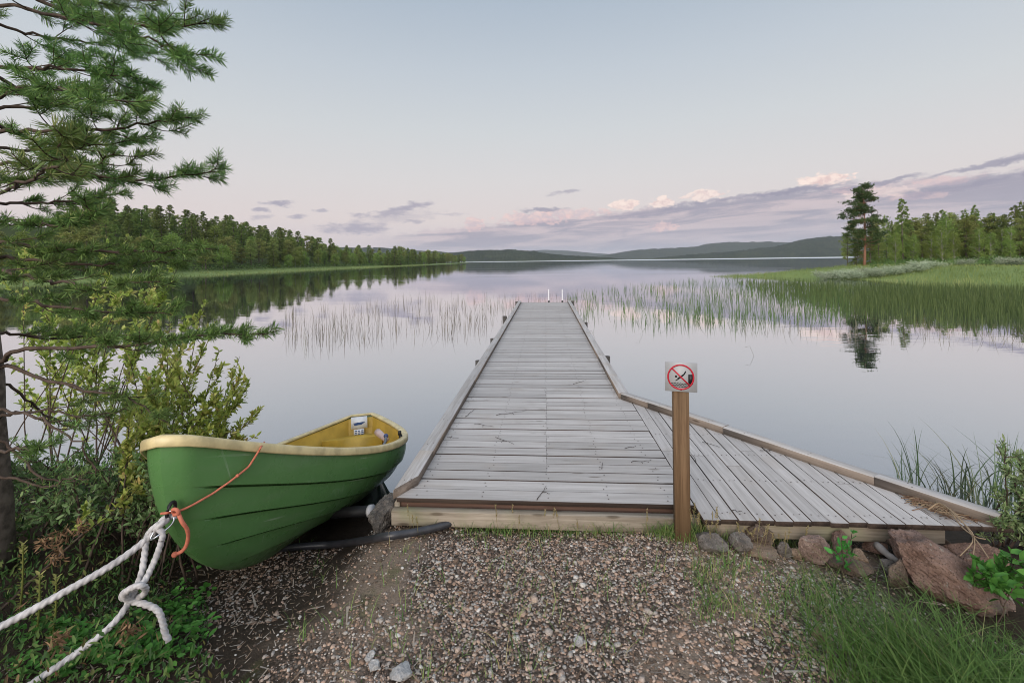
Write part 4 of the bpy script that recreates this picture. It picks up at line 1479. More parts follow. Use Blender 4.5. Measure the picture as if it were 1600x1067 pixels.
# ------------------------------------------------------------------ foliage materials
LM = {
    'pine': leafmat('pine_needles', [(.06, .115, .038), (.095, .18, .05), (.135, .245, .066), (.20, .33, .09), (.26, .31, .10)], .5, .15),
    'willow': leafmat('willow_leaves', [(0.190, 0.292, 0.055), (0.291, 0.410, 0.080), (0.403, 0.497, 0.120), (0.538, 0.562, 0.180), (0.616, 0.475, 0.170)], .5, .3),
    'bush': leafmat('bush_leaves', [(.10, .19, .065), (.16, .28, .10), (.25, .36, .16), (.40, .46, .28)], .45, .25),
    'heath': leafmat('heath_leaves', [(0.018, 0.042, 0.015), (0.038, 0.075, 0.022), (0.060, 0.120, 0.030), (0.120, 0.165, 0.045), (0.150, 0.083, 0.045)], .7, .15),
    'clover': leafmat('broad_weed_leaves', [(0.046, 0.156, 0.026), (0.078, 0.247, 0.046), (0.130, 0.338, 0.065)], .5, .3),
    'rosea': leafmat('yellow_green_leaves', [(.16, .20, .05), (.30, .32, .09), (.40, .40, .14)], .6, .3),
    'dead': leafmat('dead_fronds', [(.10, .05, .03), (.20, .11, .07), (.28, .16, .10)], .8, .2),
    'grass': leafmat('green_grass', [(.045, .105, .022), (.075, .17, .035), (.115, .235, .055), (.19, .29, .085), (.34, .32, .15)], .5, .3),
    'weeds': leafmat('shore_grass', [(.06, .13, .03), (.12, .22, .05), (.20, .27, .08), (.34, .29, .14), (.42, .33, .18)], .6, .3),
    'sedge': leafmat('sedge_blades', [(0.060, 0.100, 0.050), (0.100, 0.150, 0.080), (0.150, 0.190, 0.110), (0.250, 0.240, 0.150)], .5, .2),
    'reed': leafmat('reed_stems', [(0.100, 0.100, 0.070), (0.160, 0.150, 0.100), (0.250, 0.220, 0.160), (0.110, 0.150, 0.060)], .7, .15),
    'rushes': leafmat('lake_rushes', [(.055, .090, .028), (.08, .125, .038), (.11, .16, .05), (.16, .20, .07)], .6, .2),
    'meadow': leafmat('meadow_grass', [(0.140, 0.196, 0.062), (0.196, 0.258, 0.080), (0.252, 0.308, 0.100), (0.314, 0.342, 0.135)], .6, .3),
    'spruce': leafmat('spruce_crown', [(0.086, 0.122, 0.038), (0.140, 0.201, 0.053), (0.218, 0.281, 0.074), (0.312, 0.359, 0.107)], .7, .42),
    'birch': leafmat('birch_crown', [(0.114, 0.180, 0.040), (0.182, 0.260, 0.058), (0.250, 0.330, 0.082), (0.333, 0.390, 0.115)], .7, .42),
    'fpine': leafmat('far_pine_crown', [(0.125, 0.159, 0.050), (0.211, 0.252, 0.076), (0.296, 0.331, 0.101), (0.421, 0.416, 0.151)], .7, .42),
    'tpine': leafmat('tall_pine_crown', [(.03, .06, .022), (.05, .095, .03), (.085, .14, .042), (.13, .18, .06)], .7, .15),
    'grey': leafmat('grey_willow', [(.14, .19, .11), (.25, .30, .19), (.36, .41, .29), (.50, .53, .42)], .6, .25),
    'ugrowth': leafmat('shore_scrub', [(.06, .11, .034), (.11, .18, .05), (.18, .25, .08)], .7, .2),
}
BARK = flat('grey_brown_bark', (.13, .105, .09), .9, .1, .4, 18, .004)
BARKD = flat('dark_branch_bark', (.085, .062, .05), .9, .1, .3, 18, .002)
BARKR = flat('red_pine_bark', (.25, .13, .085), .9, .1, .35, 3, .01)
BARKB = flat('birch_bark', (.34, .32, .29), .8, .1, .5, 4, .004)
BARKG = flat('spruce_bark', (.12, .10, .085), .9, .1, .4, 4, .004)


# ------------------------------------------------------------------ big pine at the left edge
def build_pine():
    r = np.random.default_rng(17)
    TD = 2.62
    base = at_d(-32, 910, TD); base[2] = gz(base[0], base[1]) - .05
    pine = empty('pine_tree', base, 'big pine tree with long needled branches hanging over the green boat', 'tree')
    zz = np.linspace(base[2], 7.2, 30)
    P = np.stack([base[0] + .03 * np.sin(zz * 1.3) - .012 * (zz - base[2]), base[1] + .03 * np.cos(zz * 1.1), zz], -1)
    rad = np.interp(zz, [0, .6, 4, 7.2], [.15, .118, .072, .012]) * (1 + r.normal(0, .03, 30))
    v, f = tube(P, rad, 16)
    v += norm(v - np.repeat(P, 16, 0)) * (vnoise(v * np.array([22, 22, 9]), 4) * .008)[:, None]
    MB().add(v, f).build('trunk', BARK, pine, smooth=True, world=True)

    def trunk_at(z):
        return np.array([np.interp(z, zz, P[:, 0]), np.interp(z, zz, P[:, 1]), z])

    def needles_on(path, dens, nl, out, lean=.55, green=.5):
        """needles along a shoot, pointing forward"""
        seg = np.linalg.norm(np.diff(path, axis=0), axis=1); L = seg.sum()
        n = max(int(L * dens), 6)
        s = np.sort(r.random(n)) * (len(path) - 1.001); i = s.astype(int); t = (s - i)[:, None]
        b = path[i] * (1 - t) + path[i + 1] * t
        T = norm(path[i + 1] - path[i])
        q = r.normal(size=(n, 3)); q -= (q * T).sum(1)[:, None] * T; q = norm(q)
        d = norm(T * lean + q * np.sqrt(1 - lean ** 2) + np.array([0, 0, .12]))
        ln = nl * r.uniform(.7, 1.15, n)
        sd = norm(np.cross(d, r.normal(size=(n, 3)))) * .0015
        mid = b + d * ln[:, None] * .6
        tip = b + d * ln[:, None] + T * ln[:, None] * .08
        v = np.stack([b - sd * .6, b + sd * .6, mid + sd, tip, mid - sd], 1)
        out.append((v.reshape(-1, 3), np.clip(np.repeat(r.normal(green, .22, n), 5), 0, 1)))

    def branch(path, rad0, ntw, twl, dens=1000, nl=.046, bare=.28, green=.5):
        ntw = int(ntw * 1.08)
        path = smooth_path(path, 26)
        path[1:-1] += r.normal(0, .006, (24, 3))
        mbw = MB(); nd = []
        v, f = tube(path, np.linspace(rad0, .0028, 26), 7); mbw.add(v, f)
        T = norm(np.gradient(path, axis=0))
        needles_on(path[19:], dens, nl, nd, green=green)
        for k in range(ntw):
            t = bare + (1 - bare) * (k + r.random()) / ntw
            i = min(int(t * 25), 24)
            side = norm(np.cross(T[i], [0, 0, 1.0])) * (1 if k % 2 else -1)
            d = norm(T[i] * r.uniform(.7, 1.1) + side * r.uniform(.5, 1.0) + np.array([0, 0, r.normal(.05, .22)]))
            L = twl * r.uniform(.6, 1.15) * (1.12 - .55 * t)
            e = path[i] + d * L
            tw = smooth_path([path[i], path[i] + d * L * .5 + r.normal(0, .01, 3) - [0, 0, .01], e + np.array([0, 0, .03 * L / .3])], 9)
            v, f = tube(tw, np.linspace(max(.0048 * (1.2 - t), .0028), .0018, 9), 5); mbw.add(v, f)
            needles_on(tw[4:], dens, nl, nd, green=green)
            for j in range(r.integers(1, 4)):
                m_ = r.integers(2, 7)
                s2 = norm(np.cross(d, [0, 0, 1.0])) * r.choice([-1, 1])
                d2 = norm(d + s2 * r.uniform(.4, .9) + np.array([0, 0, r.normal(.08, .2)]))
                e2 = tw[m_] + d2 * L * r.uniform(.3, .55)
                t2 = smooth_path([tw[m_], tw[m_] * .5 + e2 * .5 - [0, 0, .004], e2], 6)
                v, f = tube(t2, np.linspace(.0024, .0015, 6), 4); mbw.add(v, f)
                needles_on(t2[1:], dens, nl * .95, nd, green=green)
        b = mbw.build('branch', BARKD, pine, world=True)
        if dens:
            V = np.concatenate([q[0] for q in nd]); R_ = np.concatenate([q[1] for q in nd])
            n = len(V) // 5
            nm = MB().add(V, np.arange(n)[:, None] * 5 + np.arange(5)[None], R_).build('needles', LM['pine'], None)
            nm.parent = b
            iv = np.array(pine.matrix_basis.inverted())
            a = np.empty(len(V) * 3, np.float32); nm.data.vertices.foreach_get('co', a); a = a.reshape(-1, 3) + iv[:3, 3].astype(np.float32)
            nm.data.vertices.foreach_set('co', a.ravel()); nm.data.update()
        return b

    def B(pts, rad0=.014, ntw=12, twl=.34, **k):
        q = [at_d(*p) for p in pts]
        s = trunk_at(max(q[0][2] - .06, .5)) if k.pop('root', True) else None
        branch(([s] if s is not None else []) + q, rad0, ntw, twl, **k)
    # boughs that reach into the picture, from the top down: (px, py, distance)
    B([(0, -22, 2.6), (110, 20, 2.5), (225, 42, 2.42), (352, 40, 2.36)], .016, 15, .34)
    B([(0, 10, 2.5), (120, 30, 2.2), (230, 62, 2.05), (292, 84, 2.0)], .012, 13, .30)
    B([(0, -60, 2.7), (60, -40, 2.8), (150, -10, 2.9), (260, 4, 2.95)], .014, 12, .34)
    B([(0, 40, 2.9), (90, 60, 3.1), (170, 70, 3.25), (235, 84, 3.3)], .012, 11, .36)
    B([(0, 108, 2.6), (75, 106, 2.5), (150, 112, 2.45), (216, 124, 2.4)], .014, 13, .32)
    B([(0, 150, 2.4), (70, 135, 2.1), (130, 150, 1.95), (190, 158, 1.9)], .011, 11, .26)
    B([(0, 168, 2.7), (80, 166, 2.85), (160, 150, 2.95), (226, 146, 3.0)], .013, 12, .34)
    B([(0, 205, 2.6), (110, 206, 2.5), (210, 196, 2.45), (300, 184, 2.42)], .015, 15, .30)
    B([(0, 232, 2.9), (80, 236, 3.1), (160, 226, 3.2), (250, 214, 3.3)], .013, 12, .34)
    B([(0, 300, 2.4), (50, 280, 1.95), (92, 255, 1.62), (106, 212, 1.45)], .011, 8, .20, green=.8, nl=.05)
    B([(0, 255, 2.5), (70, 262, 2.35), (140, 262, 2.25), (180, 236, 2.2)], .012, 11, .30)
    B([(0, 285, 2.6), (110, 272, 2.55), (220, 282, 2.5), (345, 268, 2.46)], .015, 15, .27)
    B([(0, 318, 2.8), (70, 316, 2.9), (130, 312, 3.0), (165, 300, 3.05)], .012, 9, .30)
    B([(0, 345, 2.5), (60, 352, 2.3), (110, 348, 2.15), (150, 330, 2.1)], .011, 8, .24)
    B([(0, 378, 2.6), (90, 390, 2.5), (210, 392, 2.42), (342, 390, 2.36)], .015, 15, .28)
    B([(0, 402, 2.7), (100, 412, 2.75), (200, 412, 2.8), (300, 408, 2.85)], .013, 13, .30)
    B([(0, 425, 2.4), (80, 440, 2.2), (160, 448, 2.05), (250, 440, 1.98)], .012, 11, .24)
    B([(0, 468, 2.6), (90, 478, 2.5), (170, 486, 2.42), (268, 492, 2.38)], .012, 11, .26)
    B([(0, 565, 2.5), (32, 546, 2.4), (120, 544, 2.3), (230, 538, 2.22), (320, 524, 2.2), (418, 522, 2.16)], .015, 14, .22, bare=.45)
    B([(0, 520, 2.8), (80, 530, 2.95), (170, 524, 3.05), (290, 530, 3.1)], .012, 9, .28)
    B([(10, 572, 2.55), (62, 590, 2.5), (130, 608, 2.45), (200, 622, 2.4), (262, 660, 2.36)], .013, 8, .20, bare=.5, dens=700)
    B([(5, 650, 2.6), (70, 640, 2.7), (130, 650, 2.75), (200, 640, 2.8)], .011, 6, .22, bare=.5, dens=700)
    B([(0, 706, 2.3), (30, 700, 2.05), (50, 702, 1.95), (64, 700, 1.9)], .009, 4, .10, bare=.5, dens=900)
    # bare lower branches
    for pts in ([(5, 690, 2.6), (50, 735, 2.6), (90, 752, 2.62), (140, 748, 2.66)], [(5, 640, 2.5), (60, 655, 2.35), (120, 690, 2.3), (150, 740, 2.3)], [(5, 745, 2.6), (70, 760, 2.55), (120, 742, 2.5)], [(5, 600, 2.7), (60, 640, 2.9), (110, 665, 3.0), (190, 660, 3.1)]):
        B(pts, .010, 5, .16, dens=0 or 60, bare=.4)
    # the rest of the tree round the trunk and above the picture
    for k in range(16):
        z = r.uniform(2.0, 6.6); a = r.uniform(radians(100), radians(290)) if z < 4.4 else r.uniform(0, 2 * pi)
        L = np.interp(z, [2, 4.5, 7], [1.5, 1.3, .5])
        s = trunk_at(z); d = np.array([cos(a), sin(a), 0])
        branch([s, s + d * L * .4 + [0, 0, -.02], s + d * L * .75 + [0, 0, .02], s + d * L + [0, 0, .12]], .014, 10, .3, dens=450)
    return pine


build_pine()


# ------------------------------------------------------------------ shrubs
def shrub(name, label, cat, stems, leafn, L, W, mat, seed, spread=.12, loc=None, group=None, subs=5, twl=.28, rad=.007, barkm=None, updir=.3):
    """several leaning stems given as point lists, twigs on them, oval leaves on the twigs"""
    r = np.random.default_rng(seed)
    base = np.mean([s[0] for s in stems], 0) if loc is None else np.asarray(loc)
    t = empty(name, base, label, cat, group)
    mw = MB(); B_, D_ = [], []
    for s in stems:
        p = smooth_path(s, 18); p[1:] += r.normal(0, .008, (17, 3)).cumsum(0) * .5
        v, f = tube(p, np.linspace(rad * r.uniform(.8, 1.3), .0016, 18), 6); mw.add(v, f)
        T = norm(np.gradient(p, axis=0))
        paths = [(p[7:], 1.0)]
        for k in range(subs):
            i = r.integers(5, 16)
            d = norm(T[i] + r.normal(0, .55, 3) + [0, 0, updir * .4])
            l_ = twl * r.uniform(.5, 1.2) * (1.2 - i / 20)
            q = smooth_path([p[i], p[i] + d * l_ * .5, p[i] + norm(d + [0, 0, updir]) * l_], 8)
            v, f = tube(q, np.linspace(.0028, .0012, 8), 4); mw.add(v, f)
            paths.append((q, .7))
        for q, wgt in paths:
            n = max(int(leafn * wgt / (1 + subs * .7)), 2)
            u = (r.random(n) ** .8) * (len(q) - 1.001); i = u.astype(int); ff = (u - i)[:, None]
            b = q[i] * (1 - ff) + q[i + 1] * ff
            Tq = norm(q[i + 1] - q[i])
            d = norm(Tq * .6 + r.normal(0, .55, (n, 3)) + [0, 0, .15])
            B_.append(b); D_.append(d)
    B_ = np.concatenate(B_); D_ = np.concatenate(D_); n = len(B_)
    nr = norm(r.normal(0, .5, (n, 3)) + [0, 0, 1.0])
    v, f, k = leaves(B_, D_, nr, L * r.uniform(.6, 1.2, n), W * r.uniform(.7, 1.15, n))
    mw.build('stems', barkm or BARKD, t, world=True)
    clump = np.clip(.45 + .25 * vnoise(B_ * 3.5, seed) + r.normal(0, .2, n), 0, 1)
    MB().add(v, f, np.repeat(clump, k)).build('foliage', LM[mat], t, world=True)
    return t


def build_shrubs():
    r = np.random.default_rng(23)
    # the willow that leans out over the boat
    tips = [(408, 640, 3.6), (395, 680, 3.4), (380, 575, 3.5), (372, 560, 3.9), (345, 545, 3.7), (340, 500, 4.1), (318, 470, 4.3), (350, 610, 3.3), (330, 640, 3.2), (300, 520, 3.9), (285, 580, 3.4), (262, 560, 3.2), (300, 660, 3.1),
            (250, 640, 3.0), (236, 600, 3.1), (360, 690, 3.5), (330, 690, 3.3), (215, 640, 2.9), (280, 690, 3.1), (400, 600, 3.8), (312, 590, 3.5), (270, 470, 4.2), (230, 500, 3.9), (390, 660, 3.5), (350, 650, 3.4), (200, 560, 3.4), (375, 625, 3.7), (245, 700, 3.0)]
    st = []
    for (px, py, d) in tips:
        e = at_d(px, py, d)
        b = np.array([-2.38 + r.normal(0, .20), 3.05 + r.normal(0, .22), 0]); b[2] = gz(b[0], b[1]) - .02
        m_ = b * .55 + e * .45 + np.array([-.05, .05, .16 + r.normal(0, .06)])
        st.append([b, m_, e])
    shrub('willow_shrub', 'yellow green willow shrub leaning over the bow of the green boat', 'shrub', st, 280, .050, .022, 'willow', 31, subs=9, twl=.30)
    # the second one, further out in the shallow bay behind the pine
    st = []
    for k in range(26):
        e = at_d(r.uniform(20, 300), r.uniform(350, 640), r.uniform(4.0, 5.2))
        b = np.array([-3.9 + r.normal(0, .35), 4.3 + r.normal(0, .3), 0]); b[2] = max(gz(b[0], b[1]), -.1) - .02
        st.append([b, b * .5 + e * .5 + np.array([0, 0, .15]), e])
    shrub('willow_shrub', 'taller pale leaved willow shrub at the water behind the big pine', 'shrub', st, 200, .058, .028, 'willow', 37, subs=9, twl=.36)
    st = []
    for k in range(22):
        e = at_d(r.uniform(-10, 250), r.uniform(690, 850), r.uniform(2.5, 3.1))
        b = np.array([e[0] * .85 - .35 + r.normal(0, .2), e[1] + .1 + r.normal(0, .2), 0]); b[2] = gz(b[0], b[1]) - .02
        st.append([b, b * .5 + e * .5 + np.array([0, 0, .1]), e])
    shrub('willow_shrub', 'low dark green willow thicket at the foot of the big pine', 'shrub', st, 130, .042, .018, 'bush', 41, subs=8, twl=.25)
    # right edge
    st = []
    for k in range(26):
        e = at_d(1638 + r.normal(-8, 34), r.uniform(690, 850), r.uniform(2.35, 2.8))
        b = np.array([3.10 + r.normal(0, .09), 2.72 + r.normal(0, .1), 0]); b[2] = gz(b[0], b[1]) - .02
        st.append([b, b * .5 + e * .5 + np.array([0.02, 0, .05]), e])
    shrub('willow_shrub', 'grey green narrow leaved willow bush at the right end of the side deck', 'shrub', st, 170, .040, .012, 'bush', 43, subs=6, twl=.16)
    st = []
    for k in range(10):
        e = at_d(1562 + r.normal(0, 24), r.uniform(868, 925), r.uniform(2.05, 2.25))
        b = np.array([2.36 + r.normal(0, .07), 2.22 + r.normal(0, .05), gz(2.36, 2.22) - .02])
        st.append([b, b * .45 + e * .55 + np.array([0, 0, .03]), e])
    shrub('leafy_weed', 'bright green broad leaved weed beside the big red boulder', 'plant', st, 22, .06, .030, 'clover', 47, subs=2, twl=.10, rad=.003)
    st = []
    for k in range(5):
        e = at_d(1318 + r.normal(0, 14), r.uniform(835, 868), 2.42)
        b = on_g(1316, 905); st.append([b, b * .5 + e * .5, e])
    shrub('leafy_weed', 'small green leafy seedling growing in front of the reddish rock', 'plant', st, 10, .045, .022, 'clover', 53, subs=1, twl=.05, rad=.002)
    # three stonecrop-like plants with yellow heads
    for (px, py, d, s, lb) in [(36, 850, 2.35, 1.0, 'yellow green plant head standing tallest by the pine trunk'), (62, 898, 2.2, 1.0, 'yellow green plant head left of its twin in the dark heath'), (88, 902, 2.2, .9, 'yellow green plant head right of its twin in the dark heath')]:
        e = at_d(px, py, d); b = np.array([e[0] - .03, e[1], gz(e[0], e[1]) - .03])
        t = empty('stonecrop', b, lb, 'plant')
        v, f = tube(smooth_path([b, b * .5 + e * .5 + [.01, 0, 0], e], 10), np.linspace(.005, .003, 10), 6)
        MB().add(v, f, .2).build('stem', LM['rosea'], t, world=True)
        q = np.linspace(.1, 1, 60); a = np.arange(60) * 2.4
        bs = b + (e - b) * q[:, None]
        dr = np.stack([np.cos(a), np.sin(a), .5 + 0 * a], -1)
        big = (q > .86)
        L = np.where(big, .030, .020) * s; dr[big, 2] += r.random(big.sum()) * 1.2
        v, f, k = leaves(bs, dr, np.tile([0, 0, 1.0], (60, 1)) + r.normal(0, .2, (60, 3)), L, L * .42)
        MB().add(v, f, np.repeat(np.where(big, .9, .3) + r.normal(0, .08, 60), k)).build('leaf_whorls', LM['rosea'], t, world=True)


build_shrubs()


def build_ground_cover():
    r = np.random.default_rng(29)
    # dark heath under the pine
    N = 26000
    x = r.uniform(-4.6, -.75, N); y = r.uniform(1.1, 4.6, N)
    edge = -1.30 - .32 * (y - 1.2) * 0 + vnoise(np.stack([x * 2, y * 2, 0 * x], -1), 8) * .28
    lim = np.interp(y, [1.1, 1.8, 2.2, 2.6, 3.2, 4.6], [-1.05, -1.22, -1.55, -2.0, -2.2, -2.4])
    k = (x < lim + (edge + 1.30)) & (terrain(x, y) > .02)
    x, y = x[k], y[k]; N = len(x)
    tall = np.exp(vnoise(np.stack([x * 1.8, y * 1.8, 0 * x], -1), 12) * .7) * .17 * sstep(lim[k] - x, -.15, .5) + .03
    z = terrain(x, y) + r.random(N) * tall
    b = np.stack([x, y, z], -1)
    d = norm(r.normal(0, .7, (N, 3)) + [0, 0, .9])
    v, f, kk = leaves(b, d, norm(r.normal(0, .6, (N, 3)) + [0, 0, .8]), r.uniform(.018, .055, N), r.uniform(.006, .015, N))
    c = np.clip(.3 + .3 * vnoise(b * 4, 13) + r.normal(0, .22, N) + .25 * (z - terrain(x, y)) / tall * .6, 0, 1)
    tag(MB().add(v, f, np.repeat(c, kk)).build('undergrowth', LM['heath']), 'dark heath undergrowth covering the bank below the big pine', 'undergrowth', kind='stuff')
    # brown dead fronds in it
    mb = MB()
    for (px, py, d) in [(98, 838, 2.5), (128, 825, 2.5), (88, 868, 2.4), (200, 985, 1.95), (90, 1000, 1.9), (70, 850, 2.4)]:
        p = at_d(px, py, d)
        n = 46; dr = norm(r.normal(0, 1, (n, 3)) + [.2, 0, .25])
        v, f, kk = leaves(np.tile(p, (n, 1)) + r.normal(0, .018, (n, 3)), dr, norm(r.normal(size=(n, 3))), r.uniform(.02, .05, n), .009)
        mb.add(v, f, np.repeat(r.random(n), kk))
    tag(mb.build('dead_fronds', LM['dead']), 'reddish brown withered fronds in the heath behind the ropes', 'dead plants', kind='stuff')
    # broad leaved weeds along the edge of the gravel
    B_, D_ = [], []
    for k in range(190):
        px, py = r.uniform(90, 330), 0
        py = 1030 - (px - 130) * .30 + r.normal(0, 32)
        if r.random() < .3: px, py = r.uniform(20, 260), r.uniform(985, 1066)
        p = on_ground(px, min(py, 1062))
        hgt = r.uniform(.03, .11)
        for q in range(r.integers(3, 7)):
            a = r.uniform(0, 2 * pi)
            B_.append(p + [0.01 * cos(a), .01 * sin(a), hgt * r.uniform(.4, 1)]); D_.append([cos(a), sin(a), r.uniform(-.1, .4)])
    B_ = np.array(B_); D_ = np.array(D_); n = len(B_)
    v, f, kk = leaves(B_, D_, norm(r.normal(0, .35, (n, 3)) + [0, 0, 1.0]), r.uniform(.025, .05, n), r.uniform(.016, .03, n))
    mb = MB().add(v, f, np.repeat(np.clip(r.normal(.5, .25, n), 0, 1), kk))
    tag(mb.build('leafy_weeds', LM['clover']), 'bright green broad leaved weeds at the gravel edge under the ropes', 'weeds', kind='stuff')

    def grass_at(spots, name, mat, label, hr, wr, lean, n, spread, segs=3, rn=(.4, .25)):
        bs = []
        for (p, wgt) in spots:
            m_ = max(int(n * wgt), 3)
            q = np.tile(p, (m_, 1)) + np.concatenate([r.normal(0, spread, (m_, 2)), np.zeros((m_, 1))], 1)
            q[:, 2] = terrain(q[:, 0], q[:, 1]) - .01
            bs.append(q)
        bs = np.concatenate(bs); m_ = len(bs)
        h = r.uniform(*hr, m_); v, f, kk = blades(bs, h, h * r.uniform(lean[0], lean[1], m_), r.uniform(*wr, m_), segs, r=r)
        return MB().add(v, f, np.repeat(np.clip(r.normal(rn[0], rn[1], m_), 0, 1), kk))
    # thin weeds along the front beam and among the gravel
    sp = [(on_ground(px, 832 + r.normal(0, 5) + max(px - 1040, 0) * .10), r.uniform(.3, 1.2)) for px in np.concatenate([r.uniform(760, 1000, 42), r.uniform(1010, 1300, 95), r.uniform(660, 760, 5)])]
    sp += [(on_ground(r.uniform(1090, 1340), r.uniform(880, 975)), r.uniform(.3, 1.0)) for _ in range(75)]
    sp += [(on_ground(r.uniform(450, 1300), r.uniform(840, 1060)), .3) for _ in range(110)]
    sp += [(on_ground(1060 + r.normal(0, 14), 838 + r.normal(0, 3)), 1.4) for _ in range(9)]
    sp += [(on_ground(r.uniform(820, 930), r.uniform(824, 834)), 1.6) for _ in range(12)]
    mb = grass_at(sp, 'grass', 'weeds', '', (.03, .13), (.0022, .0045), (.3, 1.1), 20, .03, rn=(.35, .25))
    tag(mb.build('grass', LM['weeds']), 'thin shore grass and weeds along the front of the jetty', 'grass', kind='stuff')
    # dry flowering stalks
    mb = MB()
    for px in list(r.uniform(1085, 1290, 30)) + [640, 648, 655, 780, 800, 812, 850, 862, 876, 905, 1015, 1100, 1110]:
        p = on_ground(px, 838 + max(px - 1060, 0) * .16 + r.normal(0, 6)); h = r.uniform(.10, .20)
        e = p + [r.normal(0, .03), r.normal(-.01, .02), h]
        v, f = tube(smooth_path([p, p * .5 + e * .5 + r.normal(0, .008, 3), e], 8), np.linspace(.0014, .0008, 8), 4); mb.add(v, f, .7)
        n = 34; t = .62 + .38 * r.random(n)
        bs = p + (e - p) * t[:, None]; dr = norm(r.normal(0, .4, (n, 3)) + [0, 0, 1])
        v, f, kk = tufts(bs, dr, r.uniform(.008, .018, n), .004, r); mb.add(v, f, np.repeat(r.uniform(.65, 1, n), kk))
    tag(mb.build('dry_grass', LM['weeds']), 'dry straw coloured grass stalks with seed heads before the jetty', 'grass', kind='stuff')
    # the two green tussocks lower right
    for (cx, cy, sx, sy, n, hr, lb, sd) in [(1.66, 1.72, .27, .19, 3200, (.14, .36), 'wide tussock of long green grass in front of the big red boulder', -.5), (2.08, 1.60, .18, .12, 1300, (.12, .24), 'smaller tussock of long green grass right of the wide tussock', -.1)]:
        b = np.stack([cx + r.normal(0, sx, n), cy + r.normal(0, sy, n), np.zeros(n)], -1); b[:, 2] = terrain(b[:, 0], b[:, 1]) - .02
        h = r.uniform(*hr, n) * np.exp(-((b[:, 0] - cx) / sx / 2.2) ** 2)
        az = np.where(r.random(n) < .5, r.normal(radians(165), .7, n), r.uniform(0, 2 * pi, n))
        v, f, kk = blades(b, h, h * r.uniform(.3, 1.15, n), r.uniform(.003, .0058, n), 5, az=az, r=r)
        o = MB().add(v, f, np.repeat(np.clip(r.normal(.42, .2, n), 0, 1), kk)).build('grass_tussock', LM['grass'])
        tag(recentre(o), lb, 'grass')
    # sedges at the water's edge behind the side deck
    for (px0, px1, n, lb, top) in [(1392, 1440, 26, 'thin upright sedge clump behind the middle of the slanted timber', (.30, .68)), (1440, 1600, 95, 'wide clump of arching sedges behind the right end of the side deck', (.22, .54)), (1545, 1640, 46, 'tall upright sedges behind the bush at the right end', (.4, .62))]:
        bs = []
        for _ in range(n):
            d = r.uniform(3.6, 4.4); p = at_d(r.uniform(px0, px1), 500, d); p[2] = max(gz(p[0], p[1]), -.05); bs.append(p)
        bs = np.array(bs); h = r.uniform(*top, n) + .18
        arch = px0 == 1440
        az = np.where(r.random(n) < .6, r.normal(pi if px0 < 1500 else 0, .6, n), r.uniform(0, 2 * pi, n))
        v, f, kk = blades(bs, h, h * (r.uniform(.3, 1.3, n) if arch else r.uniform(.02, .35, n)), r.uniform(.007, .014, n), 6, az=az, r=r)
        tag(recentre(MB().add(v, f, np.repeat(r.random(n), kk)).build('sedge', LM['sedge'])), lb, 'sedge')


build_ground_cover()


